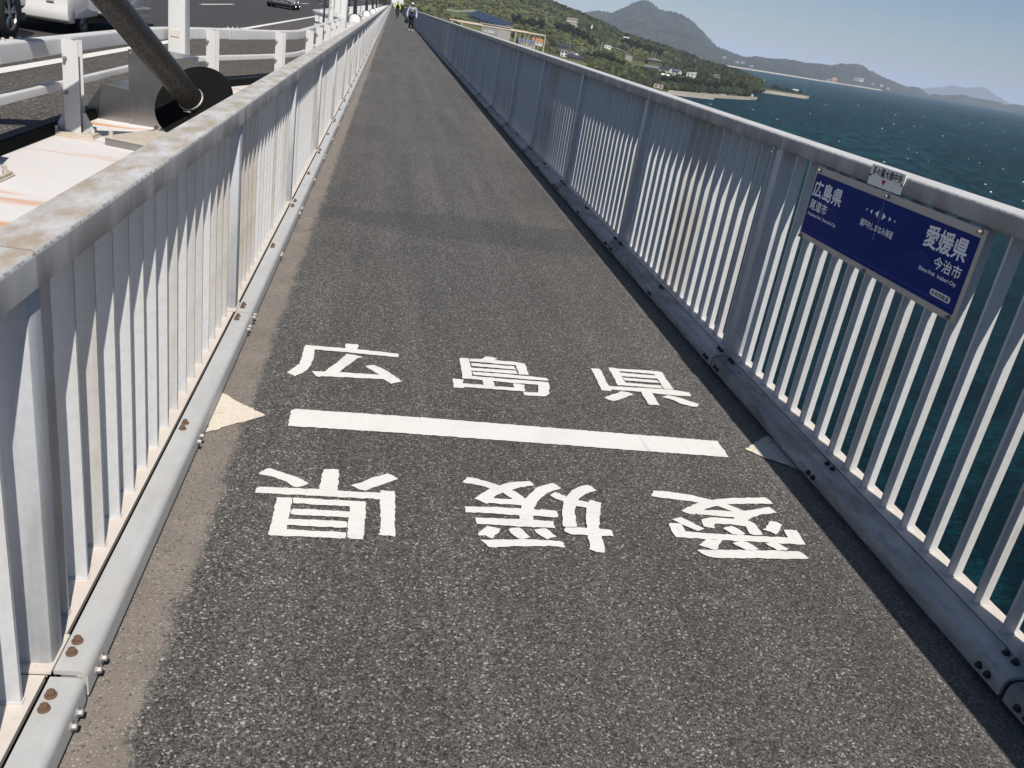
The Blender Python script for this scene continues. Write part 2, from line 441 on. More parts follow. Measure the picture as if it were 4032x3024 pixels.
# rusty ledge under the paving edge
for nm, x0, x1, y0, y1 in (('deck_plate', -1.05, -.70, 1.9, 2.7), ('deck_plate', -1.6, -.75, 3.1, 3.9), ('deck_plate', -1.15, -.72, 5.2, 6.1)):
    o = MB().box(x0, x1, y0, y1, .0205, .027).build(nm, 'deck', bevel=.002)
    tag(o, 'flat white patch plate welded on the white deck beside the railing', 'plate', 'patch plates on the deck')
el = MB()
el.v += [(-3.84, -7, .094), (-3.68, -7, .094), (-3.68, END, .094), (-3.84, END, .094)]; el.f.append((0, 1, 2, 3))
tag(el.build('edge_line', 'paint'), 'solid white edge line on the road behind the guard rail', 'road marking')
for k in range(14):
    y0 = 38 + 20 * (k - 1)
    d = MB(); d.v += [(-7.50, y0, .094), (-7.34, y0, .094), (-7.34, y0 + 7.5, .094), (-7.50, y0 + 7.5, .094)]; d.f.append((0, 1, 2, 3))
    tag(d.build('lane_dash', 'paint'), 'short white dash of the broken lane line on the road', 'road marking', 'lane dashes on the road')

# ------------------------------------------------------------------ pedestrian railings
PITCH = 2.04; NB = 17; SP = PITCH / NB
def hexbolt(r, h, axis, washer=True):
    m = MB(); a = Vector(axis)
    if washer: m.lathe([(r * 1.45, 0), (r * 1.45, h * .25)], (0, 0, 0), a, 12)
    m.lathe([(r, h * .25), (r, h * .95), (r * .85, h * 1.1)], (0, 0, 0), a, 6)
    return m
def railing(side, name, label, y_post):
    R = thing(name, label, 'railing', (0, 0, 0))
    if side > 0:
        hx0, hx1, hz0, hz1 = 1.640, 1.744, .991, 1.050
        bx0, bx1, px0, px1 = 1.668, 1.712, 1.643, 1.722
        kx0, kx1, fx0, fx1 = 1.565, 1.640, 1.648, 1.735
        zt = .993
    else:
        hx0, hx1, hz0, hz1 = -.602, -.506, .803, .868
        bx0, bx1, px0, px1 = -.578, -.533, -.592, -.513
        kx0, kx1, fx0, fx1 = -.448, -.508, -.600, -.518
        zt = .803
    ZF = .073
    L = PITCH
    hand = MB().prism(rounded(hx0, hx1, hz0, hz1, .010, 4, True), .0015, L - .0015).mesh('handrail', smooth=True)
    sgn = 1 if side > 0 else -1
    # kerb beam profile, walkway face first
    r = .027 if side > 0 else .017; w = abs(kx1 - kx0)
    prof = [(0, .016), (0, ZF - r)]
    for i in range(1, 6):
        t = pi / 2 * i / 5; prof.append((r - r * cos(t), ZF - r + r * sin(t)))
    prof += [(w, ZF + .001), (w, ZF - .008), (r + .004, ZF - .010), (.010, ZF - r - .004), (.010, .016)]
    prof = [(kx0 + sgn * a, b) for a, b in prof]
    kerb = MB().prism(prof, .008, L - .008).mesh('kerb_beam', smooth=True)
    flange = MB().box(fx0, fx1, .004, L - .004, ZF - .012, ZF).mesh('base_plate')
    slot_shade = MB().box(min(kx1, kx1 + sgn * .03), max(kx1, kx1 + sgn * .03), 0, L, .02, .045).mesh('slot_shade_strip')  # added dark strip standing in for the shade inside the kerb slot
    cradle = MB().box(min(kx0, kx1) + .006 * (1 if side > 0 else 1), max(kx0, kx1) - .006, -.10, .10, -.004, .014).box(min(kx0, kx1) + .012, max(kx0, kx1) - .012, -.05, .05, .014, ZF - .013)
    cradle = cradle.mesh('splice_bracket')
    bc = (bx0 + bx1) / 2; bw = (bx1 - bx0) / 2
    bar = MB().box(-bw, bw, 0, .009, ZF, zt)
    bar.box(-bw - .003, bw + .003, -.003, .012, ZF, ZF + .004)
    bar = bar.mesh('baluster')
    post = MB().box(px0, px1, 0, .060, ZF, zt).mesh('post', bevel=.007, smooth=True)
    foot = MB().box(px0 - .004, px1 + .004, -.022, .082, ZF, ZF + .006).mesh('foot_plate')
    up = hexbolt(.0075, .011, (0, 0, 1)).mesh('bolt'); sd = hexbolt(.0070, .010, (-sgn, 0, 0)).mesh('bolt')
    n0 = -4; n1 = int((END - y_post) / PITCH)
    cells = []
    for n in range(n0, n1):
        y = y_post + n * PITCH
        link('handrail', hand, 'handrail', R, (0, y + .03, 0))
        k = link('kerb_beam', kerb, 'kerb', R, (0, y - .02, 0))
        link('base_plate', flange, 'cream', R, (0, y - .02, 0))
        link('slot_shade_strip', slot_shade, 'darksteel', R, (0, y - .02, 0))
        link('splice_bracket', cradle, 'darksteel' if side > 0 else 'zincbolt', R, (0, y - .02, 0))
        p = link('post', post, 'post', R, (0, y, 0))
        if y < 24:
            link('foot_plate', foot, 'cream', p)
            yo = [.055, .088, L / 2 - .018, L / 2 + .018, L - .088, L - .055]
            for t in yo:
                link('bolt', up, 'rust' if side < 0 else 'darksteel', k, (kx1 - sgn * .017, t, ZF + .001))
                link('bolt', sd, 'zincbolt' if side < 0 else 'darksteel', k, (kx0, t, .036))
        for b in range(1, NB): cells.append(y + .025 + b * SP)
    cells.sort(); cells = [c for c in cells if c > -2.5]
    for c in cells[:300]:
        link('baluster', bar, 'bar', R, (bc, c, 0), (rnd.uniform(-.0015, .0015), 0, rnd.uniform(-.025, .025)))
    far = MB()
    for c in cells[300:]: far.box(bx0, bx1, c, c + .009, ZF, zt)
    me = bpy.data.meshes.new('baluster_run'); me.from_pydata(far.v, [], far.f)
    tag(link('baluster_run', me, 'bar', R), kind='stuff')
    return R
rail_l = railing(-1, 'walkway_railing', 'lower galvanised walkway railing on the road side, sunlit and stained brown', 1.335)
rail_r = railing(1, 'walkway_railing', 'taller galvanised walkway railing on the sea side carrying the blue sign', 1.402)

# ------------------------------------------------------------------ painted ground lettering
def jitter_poly(poly, step=.012, amp=.0022):
    out = []
    for (x0, y0), (x1, y1) in zip(poly, poly[1:] + poly[:1]):
        L = math.hypot(x1 - x0, y1 - y0); n = max(1, int(L / step))
        for i in range(n):
            t = i / n; a = amp if i else amp * .5
            out.append((x0 + (x1 - x0) * t + rnd.uniform(-a, a), y0 + (y1 - y0) * t + rnd.uniform(-a, a)))
    return out
def painted(name, polys, ox, oy, sc, mat, label, cat='road marking', z0=.004, amp=.0022):
    m = bpy.data.meshes.new(name); bm = bmesh.new()
    for i, poly in enumerate(polys):
        pts = jitter_poly([on_z(ox + a * sc, oy + b * sc) for a, b in poly], amp=amp)
        z = z0 + i * .00016
        vs_ = [bm.verts.new((x, y, z)) for x, y in pts]
        es = [bm.edges.new((vs_[j], vs_[(j + 1) % len(vs_)])) for j in range(len(vs_))]
        r = bmesh.ops.triangle_fill(bm, edges=es, use_beauty=True, use_dissolve=False, normal=(0, 0, 1))
    for f in bm.faces:
        if f.normal.z < 0: f.normal_flip()
    bm.to_mesh(m); bm.free()
    return tag(link(name, m, mat), label, cat)
HIRO = [
 [(490,125),(1100,175),(1110,103),(1290,112),(1318,130),(1292,192),(1925,260),(1930,318),(1200,245),(632,195),(600,360),(560,450),(500,520),(420,570),(320,612),(195,550),(300,485),(390,420),(420,350),(445,240),(470,150)],
 [(585,530),(780,540),(990,385),(1130,265),(1240,280),(1385,318),(1300,330),(1000,550),(1630,590),(1410,455),(1555,435),(1750,530),(1900,630),(1980,695),(1900,710),(1810,730),(1710,660),(1640,655),(740,612),(690,625),(650,612),(615,570)]]
SHIMA = [
 [(312,195),(492,205),(520,360),(555,575),(375,572),(350,400)],
 [(505,212),(730,215),(800,168),(900,180),(1008,208),(945,238),(1330,270),(1430,287),(1500,300),(1530,370),(1572,508),(1390,492),(1340,330),(1200,318),(505,258)],
 [(530,290),(1300,350),(1350,405),(1250,400),(530,340)],
 [(500,372),(1350,432),(1375,490),(1300,485),(510,425)],
 [(550,450),(1240,500),(1600,535),(1880,562),(1920,585),(1930,610),(1880,612),(1100,550),(600,510),(560,490)],
 [(540,525),(750,548),(1130,580),(1930,640),(1945,700),(1945,850),(1900,885),(1850,900),(1700,890),(1500,878),(1460,820),(1600,825),(1740,828),(1745,790),(1735,685),(1300,655),(930,618),(545,585)],
 [(190,572),(395,600),(375,640),(385,665),(750,690),(735,590),(930,605),(950,715),(1310,735),(1290,660),(1505,690),(1490,720),(1510,812),(1400,800),(950,770),(500,735),(398,730),(395,750),(210,738),(200,640)]]
KEN = [
 [(120,153),(275,160),(300,190),(370,330),(440,470),(480,478),(1440,530),(1620,548),(1900,595),(1925,620),(1940,660),(1640,645),(1225,605),(1030,580),(490,540),(480,570),(320,555),(260,440),(190,290)],
 [(430,143),(530,145),(620,165),(720,370),(770,440),(700,465),(600,460),(570,380),(510,280)],
 [(590,158),(1300,205),(1400,222),(1425,245),(1500,370),(1620,540),(1440,525),(1350,370),(1270,260),(620,205)],
 [(655,235),(1280,285),(1340,345),(690,300)], [(690,325),(1320,372),(1360,425),(730,375)],
 [(750,415),(1390,470),(1430,525),(700,468),(620,462)],
 [(350,685),(560,625),(670,575),(790,590),(895,630),(760,685),(650,725),(530,752),(430,730)],
 [(1015,570),(1220,595),(1365,830),(1180,820),(1145,790)],
 [(1400,680),(1520,645),(1750,700),(2080,810),(2055,858),(1980,860),(1750,800),(1600,730)]]
KEN2 = [
 [(125,168),(230,105),(290,95),(450,150),(640,210),(815,300),(760,330),(670,355),(600,345),(500,275),(330,215)],
 [(100,365),(150,350),(560,368),(960,382),(985,250),(1010,110),(1225,115),(1222,220),(1205,400),(1500,420),(1790,432),(1795,400),(1980,408),(1985,500),(1990,1000),(1980,1028),(1755,1000),(1785,980),(1785,520),(1300,495),(850,470),(90,430)],
 [(1385,335),(1540,290),(1700,215),(1885,170),(1960,195),(2028,243),(1830,310),(1580,402),(1500,385)],
 [(380,495),(595,505),(575,600),(530,785),(510,920),(490,1000),(500,1030),(300,1015),(260,1000),(300,850),(350,640)],
 [(600,515),(620,498),(1100,530),(1560,548),(1592,560),(1590,700),(1565,950),(1555,1070),(1400,1065),(1335,1045),(1350,800),(1370,620),(600,575)],
 [(575,680),(600,650),(1390,690),(1375,772),(620,735),(565,720)],
 [(500,790),(1000,810),(1320,828),(1340,850),(1335,900),(1310,912),(500,875)],
 [(480,935),(1310,975),(1325,1000),(1315,1045),(1300,1058),(470,1025)]]
HIME = [
 [(75,150),(130,80),(280,100),(480,165),(580,195),(540,260),(440,235),(300,190)],
 [(230,370),(330,300),(450,235),(580,190),(700,155),(860,138),(980,130),(1050,190),(860,218),(740,255),(620,285),(510,345),(420,435),(390,440),(300,400)],
 [(610,285),(740,255),(840,310),(925,375),(900,460),(750,375)],
 [(430,420),(470,370),(760,378),(920,400),(880,465),(640,450),(420,435)],
 [(850,655),(850,560),(870,470),(925,375),(1010,290),(1090,220),(1190,185),(1300,163),(1345,185),(1412,235),(1240,290),(1140,360),(1080,440),(1040,500),(1035,665)],
 [(100,482),(480,485),(860,508),(1330,540),(1355,550),(1378,620),(1340,630),(1040,605),(840,603),(500,575),(110,560)],
 [(250,632),(850,655),(1300,683),(1335,775),(1280,775),(1040,768),(700,745),(265,720)],
 [(285,850),(400,745),(585,790),(490,915),(440,910),(380,880),(290,880)], [(690,800),(730,775),(840,770),(990,900),(890,925),(830,920),(730,850)],
 [(1045,800),(1200,780),(1350,895),(1220,932),(1100,865)],
 [(310,935),(400,940),(860,930),(1390,955),(1440,975),(1475,1045),(1300,1025),(860,1025),(560,1035),(520,1045),(420,1035),(380,990)],
 [(1262,340),(1330,290),(1480,345),(1450,415),(1340,380)],
 [(1440,760),(1425,560),(1440,420),(1490,340),(1560,265),(1650,215),(1770,190),(1830,215),(1890,268),(1750,310),(1660,370),(1610,460),(1600,560),(1625,765)],
 [(1600,400),(1640,400),(1780,435),(1800,395),(1965,440),(1940,560),(1930,790),(2100,810),(2125,890),(1960,890),(2000,1060),(1995,1115),(1890,1105),(1780,1065),(1800,1050),(1775,880),(1550,865),(1460,825),(1445,800),(1480,768),(1760,780),(1745,650),(1755,505),(1600,480)]]
AI = [
 [(75,185),(105,115),(300,130),(620,180),(850,240),(760,300),(690,270),(450,235),(150,200)],
 [(460,375),(600,300),(730,255),(920,225),(1180,210),(1540,205),(1590,240),(1635,285),(1300,285),(1040,290),(850,325),(720,375),(630,425),(570,415)],
 [(910,310),(1050,290),(1160,335),(1275,380),(1430,350),(1590,330),(1640,365),(1685,400),(1500,420),(1380,455),(1310,495),(1150,485),(1130,460),(1150,400),(1050,360)],
 [(650,410),(710,365),(900,370),(1180,392),(1160,460),(900,440),(660,420)],
 [(345,490),(450,458),(540,500),(755,605),(670,635),(560,590),(430,530)],
 [(290,545),(320,535),(460,545),(490,590),(510,640),(900,675),(1200,690),(1500,705),(1830,720),(1770,620),(1930,630),(1985,700),(2055,810),(1900,805),(1450,780),(980,755),(700,735),(390,715),(340,640)],
 [(715,490),(830,462),(1060,475),(1300,495),(1390,535),(1460,620),(1505,690),(1400,690),(1330,670),(1280,575),(1130,555),(885,542),(890,605),(800,590),(745,575),(720,520)],
 [(985,600),(1100,570),(1200,620),(1280,670),(1250,685),(1120,680)],
 [(1500,620),(1540,600),(1600,508),(1690,525),(1755,560),(1725,600),(1700,660),(1665,682),(1600,650)],
 [(690,820),(780,740),(980,755),(940,820),(920,880),(870,880)], [(1115,795),(1210,770),(1300,780),(1445,865),(1400,885),(1290,885)], [(1530,800),(1660,785),(1835,870),(1800,890),(1690,890)],
 [(655,885),(700,882),(1250,885),(1700,895),(1985,908),(2045,950),(2090,995),(1900,1000),(1400,990),(1000,990),(870,980),(790,965),(720,930)]]
painted('painted_character', HIRO, 1080, 1330, .25316, 'paint', 'white painted character 広 on the walkway, upright row beyond the white bar')
painted('painted_character', SHIMA, 1740, 1370, .2170, 'paint', 'white painted character 島 on the walkway, middle of the upright row')
painted('painted_character', KEN, 2300, 1420, .2170, 'paint', 'white painted character 県 of the upright row by the sea-side railing')
painted('painted_character', KEN2, 980, 1820, .28933, 'paint', 'upside-down white painted character 県 on the near side of the white bar')
painted('painted_character', HIME, 1800, 1860, .28933, 'paint', 'upside-down white painted character 媛 in the middle of the near row')
painted('painted_character', AI, 2540, 1900, .30741, 'paint', 'upside-down white painted character 愛 by the sea-side kerb')
painted('painted_bar', [[(1146,1620),(1165,1614),(1640,1646),(2824,1740),(2870,1804),(1640,1713),(1250,1688),(1134,1681)]], 0, 0, 1, 'paint', 'long white bar painted across the walkway between the two rows of characters')
painted('painted_wedge', [[(872,1549),(905,1567),(960,1597),(1045,1640),(1000,1652),(940,1668),(806,1708)]], 0, 0, 1, 'oldpaint', 'cracked cream paint wedge on the walkway margin at the road-side kerb', amp=.004)
painted('painted_wedge', [[(2932,1772),(2960,1755),(3020,1716),(3075,1752),(3160,1860),(3088,1831),(3014,1808)]], 0, 0, 1, 'oldpaint', 'worn pale paint wedge in the shade of the sea-side kerb', amp=.004)

# ------------------------------------------------------------------ signs on the sea-side railing
def flat_mat(name, c, rough=.45): return plain(name, tuple(min(1, v * 1.2) for v in c), rough, 0, .04, 30, .12)
BLUE = flat_mat('sign_blue', (.002, .017, .16), .5); LBLUE = flat_mat('sign_line_blue', (.03, .045, .22), .35)
WHT = flat_mat('sign_white', (.88, .88, .88), .5); FRM = plain('sign_frame_grey', (.56, .51, .46), .55, .1, .12, 20)
BLK = flat_mat('sign_black', (.015, .015, .015)); REDM = flat_mat('sign_red', (.42, .012, .012)); CRM = flat_mat('plate_white', (.78, .78, .74))
SIGN_X, SIGN_Y, SIGN_Z = 1.634, 3.100, .717
def text_mesh(body, bold=0.):
    cu = bpy.data.curves.new('lettering', 'FONT'); cu.body = body; cu.size = 1; cu.resolution_u = 3; cu.offset = bold; cu.fill_mode = 'FRONT'
    o = bpy.data.objects.new('lettering', cu); COL.objects.link(o)
    bpy.context.view_layer.update()
    me = bpy.data.meshes.new_from_object(o.evaluated_get(bpy.context.evaluated_depsgraph_get()))
    bpy.data.objects.remove(o); me.materials.clear()
    return me
def sign_text(body, u0, u1, v0, v1, mat, parent, x, y, z, bold=.0, depth=.0012):
    me = text_mesh(body, 0.)
    co = np.zeros(len(me.vertices) * 3, np.float32); me.vertices.foreach_get('co', co); co = co.reshape(-1, 3)
    if len(co) == 0: return
    lo, hi = co.min(0), co.max(0)
    u = u0 + (co[:, 0] - lo[0]) / (hi[0] - lo[0]) * (u1 - u0); v = v0 + (co[:, 1] - lo[1]) / (hi[1] - lo[1]) * (v1 - v0)
    if bold > 0:                      # heavier strokes: the same outlines laid again with tiny shifts
        faces = [tuple(p.vertices) for p in me.polygons]; n = len(u); k = bold * (v1 - v0); V_, F_ = [], []
        for i, (du, dv) in enumerate(((0, 0), (k, 0), (-k, 0), (0, k), (0, -k))):
            V_ += [(x - depth - i * .00012, y - a - du, z + b + dv) for a, b in zip(u, v)]; F_ += [tuple(q + i * n for q in f) for f in faces]
        me = bpy.data.meshes.new('lettering'); me.from_pydata(V_, [], F_)
        return link('lettering', me, mat, parent)
    new = np.stack([np.full(len(u), x - depth), y - u, z + v], 1).astype(np.float32)
    me.vertices.foreach_set('co', new.ravel()); me.update()
    return link('lettering', me, mat, parent)
def plate(u0, u1, v0, v1, n0, n1, x, y, z): return MB().box(x - n1, x - n0, y - u1, y - u0, z + v0, z + v1)
def polyplate(poly, n, x, y, z):
    m = MB(); m.v += [(x - n, y - u, z + v) for u, v in poly]; m.f.append(tuple(range(len(poly)))); return m
S = thing('sign_board', 'long blue prefecture border sign bolted inside the sea-side railing', 'sign')
sp = (SIGN_X, SIGN_Y, SIGN_Z)
plate(0, 1.015, 0, .269, -.004, 0, *sp).build('backing_plate', FRM, S, bevel=.0015)
plate(.0095, .997, .020, .244, 0, .0009, *sp).build('blue_panel', BLUE, S)
fan = MB()
for (au, av), (b0, b1) in (((.175, .149), (.012, .50)), ((.783, .152), (.50, .985))):
    for i in range(23):
        t = b0 + (b1 - b0) * i / 22; w = .0007
        fan.v += [(sp[0] - .00105, sp[1] - (au - w), sp[2] + av), (sp[0] - .00105, sp[1] - (au + w), sp[2] + av), (sp[0] - .00105, sp[1] - (t + w), sp[2] + .036), (sp[0] - .00105, sp[1] - (t - w), sp[2] + .036)]
        b = len(fan.v) - 4; fan.f.append((b, b + 1, b + 2, b + 3))
fan.v += [(sp[0] - .00112, sp[1] - u, sp[2] + v) for u, v in ((.0095, .0315), (.997, .0385), (.997, .0355), (.0095, .0285))]; fan.f.append(tuple(range(len(fan.v) - 4, len(fan.v))))
fan.build('bridge_drawing', LBLUE, S)
sign_text('広島県', .018, .238, .161, .221, WHT, S, *sp, bold=.026)
sign_text('尾道市', .024, .158, .113, .151, WHT, S, *sp, bold=.018)
sign_text('Hiroshima Pref.  Onomichi City', .026, .249, .0875, .102, WHT, S, *sp, bold=.03)
sign_text('瀬戸内しまなみ海道', .396, .602, .138, .162, WHT, S, *sp, bold=.02)
sign_text('愛媛県', .765, .968, .164, .228, WHT, S, *sp, bold=.026)
sign_text('今治市', .842, .973, .116, .152, WHT, S, *sp, bold=.018)
sign_text('Ehime Pref.  Imabari City', .784, .970, .091, .1055, WHT, S, *sp, bold=.03)
for k, (u, h, w) in enumerate(((.407, .010, .009), (.434, .016, .014), (.467, .025, .021))):
    polyplate([(u, .194), (u + w, .194 + h / 2), (u + w, .194 - h / 2)], .0012, *sp).build('arrow', WHT, S)
    uu = 1.001 - u
    polyplate([(uu, .194), (uu - w, .194 - h / 2), (uu - w, .194 + h / 2)], .0012, *sp).build('arrow', WHT, S)
dl = MB()
for i in range(16):
    v = .112 + i * .008
    if .134 < v < .164: continue
    dl.v += [(sp[0] - .0012, sp[1] - u, sp[2] + q) for u, q in ((.4993, v), (.5007, v), (.5007, v + .005), (.4993, v + .005))]; dl.f.append(tuple(range(len(dl.v) - 4, len(dl.v))))
dl.build('dashed_line', WHT, S)
pill = [(.960 + .0095 * cos(t), .0525 + .0095 * sin(t)) for t in [-pi / 2 + pi * i / 10 for i in range(11)]] + [(.880 + .0095 * cos(t), .0525 + .0095 * sin(t)) for t in [pi / 2 + pi * i / 10 for i in range(11)]]
pl = polyplate(pill, .0012, *sp).build('operator_badge', WHT, S)
sign_text('本四高速', .893, .962, .0455, .0595, BLK, pl, *sp, bold=.008, depth=.0016)
for u in (.8765, .8815, .8865): polyplate([(u, .046), (u + .0028, .046), (u + .0045, .059), (u + .0017, .059)], .0016, *sp).build('badge_mark', BLK, pl)
bm_ = hexbolt(.006, .012, (-1, 0, 0)).mesh('bolt')
for u, v in ((.027, .256), (.511, .257), (.991, .259), (.986, .009), (.509, .006), (.026, .006)): link('bolt', bm_, 'zincbolt', S, (sp[0], sp[1] - u, sp[2] + v))
S2 = thing('centre_plate', 'small white plate with a red triangle fixed on the handrail above the blue sign', 'sign')
q = (1.638, 2.742, .990)
plate(0, .208, 0, .066, -.001, .002, *q).build('plate_panel', CRM, S2, bevel=.0008)
sign_text('多々羅大橋中央', .014, .196, .033, .060, BLK, S2, q[0] - .002, q[1], q[2], bold=.006)
polyplate([(.083, .026), (.109, .026), (.096, .008)], .0030, *q).build('triangle_mark', REDM, S2)
for u in (.007, .201): link('bolt', hexbolt(.003, .004, (-1, 0, 0)).mesh('bolt'), 'darksteel', S2, (q[0] - .002, q[1] - u, q[2] + .03))

# ------------------------------------------------------------------ road guard rail
DZ = .02
G = thing('guard_rail', 'white two-beam road guard rail curving round the lay-by', 'guard rail')
gp = [6.98]
while gp[-1] < 330: gp.append(gp[-1] + (1.98 if gp[-1] < 60 else 2.0))
gp = [5.30, 3.35, 1.40, -.55, -2.5] + gp
gp.sort()
gpost = MB()
gpost.box(-.055, .055, -.004, .004, DZ + .02, .70); gpost.box(-.055, .055, .096, .104, DZ + .02, .70); gpost.box(-.004, .004, .004, .096, DZ + .02, .70)
gpost.box(-.058, .012, -.004, .104, .70, .706)
gpost = gpost.mesh('post')
gbase = MB().box(-.15, .15, -.05, .15, DZ, DZ + .028).box(-.16, .16, -.06, .16, DZ - .001, DZ + .010).mesh('base_plate', bevel=.003)
gus = MB().prism([(.055, .045), (.135, .045), (.135, .07), (.075, .19), (.055, .19)], .04, .06).prism([(-.055, .045), (-.135, .045), (-.135, .07), (-.075, .19), (-.055, .19)], .04, .06).mesh('gusset')
gbolt = hexbolt(.016, .034, (0, 0, 1)).mesh('anchor_bolt')
sbolt = hexbolt(.011, .030, (0, -1, 0)).mesh('clamp_bolt')
beam_t = MB().prism(rounded(-.045, .045, -.058, .058, .018, 3, True), 0, 1).mesh('beam', smooth=True)
beam_l = MB().prism(rounded(-.03, .03, -.028, .028, .012, 3, True), 0, 1).mesh('beam', smooth=True)
slv = MB().prism(rounded(-.049, .049, -.062, .062, .018, 3, True), 0, .52).mesh('sleeve', smooth=True)
sl_b = hexbolt(.012, .016, (0, 0, 1)).mesh('sleeve_bolt')
def gang(y): return math.atan2(gx(y + .05) - gx(y - .05), .1)
for i, y in enumerate(gp):
    a = -gang(y + .05)
    p = link('post', gpost, 'barrier', G, (gx(y), y, 0), (0, 0, a))
    if y < 32:
        bp = link('base_plate', gbase, 'dirtycream', p)
        link('gusset', gus, 'barrier', p)
        if y < 24:
            for bx, by in ((-.115, -.02), (-.115, .12), (.115, -.02), (.115, .12)): link('anchor_bolt', gbolt, 'dirtycream', p, (bx, by, DZ + .028))
            for z in (.57, .33): link('clamp_bolt', sbolt, 'zincbolt', p, (-.035, -.004, z))
    if i + 1 < len(gp):
        y1 = gp[i + 1]
        for me, zc, off in ((beam_t, .650, -.10), (beam_l, .375, -.085)):
            # each span in short pieces so that the beam follows the curve
            nseg = 4 if 8 < y < 32 else 1
            for k in range(nseg):
                ya = y + .05 + (y1 - y) * k / nseg; yb = y + .05 + (y1 - y) * (k + 1) / nseg
                A_ = Vector((gx(ya) + off, ya, zc)); B_ = Vector((gx(yb) + off, yb, zc)); d = B_ - A_
                o = link('beam', me, 'barrier', G, A_, (0, 0, -math.atan2(d.x, d.y))); o.scale = (1, d.length * 1.004, 1)
        if i % 3 == 1 and y < 40:
            o = link('sleeve', slv, 'barrier', G, (gx(y + .6) - .10, y + .6, .650), (0, 0, -gang(y + .8)))
            for k in range(4): link('sleeve_bolt', sl_b, 'dirtycream', o, (0, .06 + k * .13, .062))
# ------------------------------------------------------------------ stay cables
def stay(label, base, ang, dx, drum=.55, group=None, length=330., dir_y=1):
    d = Vector((dx, dir_y * cos(radians(ang)), sin(radians(ang)))).normalized()
    T = thing('stay_cable', label, 'cable', (base[0], base[1], DZ), group=group)
    c = Vector((0, 0, base[2] - DZ))
    T_drum = MB().lathe([(.295, -drum), (.295, 0)], c, d, 40); T_drum.build('anchor_drum', 'white', T, smooth=True)
    MB().lathe([(.325, -.008), (.325, .022), (.10, .028)], c, d, 44).build('end_disc', 'rubber', T, smooth=True)
    q = Vector((0, 0, 1)).rotation_difference(d)
    cb = MB().lathe([(.098, 0), (.098, length)], (0, 0, 0), (0, 0, 1), 28).build('cable_sheath', 'cable', T, smooth=True)
    cb.location = c + d * .02; cb.rotation_mode = 'QUATERNION'; cb.rotation_quaternion = q
    cl = MB().lathe([(.099, .0), (.104, .004), (.104, .018), (.099, .022)], c + d * .05, d, 32)
    side = d.cross(Vector((0, 0, 1))).normalized(); up = side.cross(d)
    e = c + d * .07 - up * .118 - side * .02
    cl.tube(e - side * .03, e + side * .03, .007, n=8)
    cl.build('clamp_ring', 'zincbolt', T, smooth=True)
    return T
stay('black dimpled stay cable leaving a wide black disc beside the grey metal cabinet', (-1.495, 7.44, .32), 38, -.32, dir_y=-1, length=200)
ORD = 'first second third fourth fifth sixth seventh eighth ninth tenth eleventh twelfth thirteenth'.split()
for k in range(13):
    stay('black stay cable on the %s white anchor drum past the lay-by' % ORD[k], (-1.72, 45 + 20 * k, .27), 24 + k * 1.5, -.055, drum=.75, group='forward stay cables', length=260)

# ------------------------------------------------------------------ grey cabinet and inspection hatch beside the cable
T = thing('metal_cabinet', 'brushed steel cable anchor cabinet with a lower sloping wing', 'cabinet', (-2.11, 7.87, DZ), radians(-8))
b = MB(); b.quadbox([(0, 0, 0), (.32, 0, 0), (.32, .5, 0), (0, .5, 0), (0, 0, .60), (.41, 0, .585), (.41, .5, .585), (0, .5, .60)]); b.build('tall_case', 'steel', T, bevel=.004)
b = MB(); b.prism([(-.003, 0), (-.003, .275), (-.05, .28), (-.22, .30), (-.36, .10), (-.36, 0)], .02, .55); b.build('low_wing', 'steel', T, bevel=.004)
sb = hexbolt(.008, .008, (0, -1, 0)).mesh('screw')
for x, z in ((.02, .03), (.32, .03), (.02, .57), (.40, .56)): link('screw', sb, 'zincbolt', T, (x, 0, z))
T = thing('inspection_hatch', 'cream bolted inspection hatch with tread pattern in front of the metal cabinet', 'hatch', (-1.99, 6.78, DZ), radians(-20))
MB().box(0, .52, 0, .62, 0, .055).build('hatch_box', 'steel', T, bevel=.004)
l_ = MB().box(-.012, .532, -.012, .632, .055, .064).build('lid', 'dirtycream', T, bevel=.002)
st_ = MB()
for i in range(13):
    for j in range(15):
        cx, cy = .02 + i * .04, .03 + j * .04
        sx = .012 if (i + j) % 2 else .004; sy = .004 if (i + j) % 2 else .012
        st_.box(cx - sx, cx + sx, cy - sy, cy + sy, .064, .0665)
tag(st_.build('tread_studs', 'dirtycream', l_), kind='stuff')
for x, y in ((.03, .03), (.49, .03), (.03, .59), (.49, .59)): link('lid_bolt', gbolt, 'rust', T, (x, y, .064))

# ------------------------------------------------------------------ lamp column, equipment pole
T = thing('lamp_column', 'broad white lamp column with a small access panel beside the guard rail', 'lamp post', (-2.16, 9.95, DZ))
b = MB(); b.quadbox([(-.085, -.11, .30), (.085, -.11, .30), (.085, .13, .30), (-.085, .13, .30), (-.075, -.08, 5.5), (.075, -.08, 5.5), (.075, .10, 5.5), (-.075, .10, 5.5)]); b.build('shaft', 'white', T, bevel=.01, smooth=True)
MB().box(-.06, .03, -.116, -.10, .62, .69).build('access_panel', 'cream', T, bevel=.002)
b = MB(); b.lathe([(.06, 0), (.06, .30)], (0, 0, 0), (0, 0, 1), 16); b.prism([(-.1, 0), (.1, 0), (.1, .03), (.045, .29), (-.045, .29), (-.1, .03)], -.01, .01); b.build('foot', 'white', T)
MB().tube((0, 0, 5.5), (0, 0, 9.), .07, .05, 12).tube((0, 0, 9.), (-1.8, 0, 9.5), .045, .04, 10).build('arm', 'white', T, smooth=True)
for x, z in ((.09, .36), (.10, 1.15)): link('bolt', sbolt, 'zincbolt', T, (x, -.11, z))
T = thing('equipment_pole', 'white round pole carrying a white cabinet inside the lay-by', 'pole', (-1.62, 25.6, DZ))
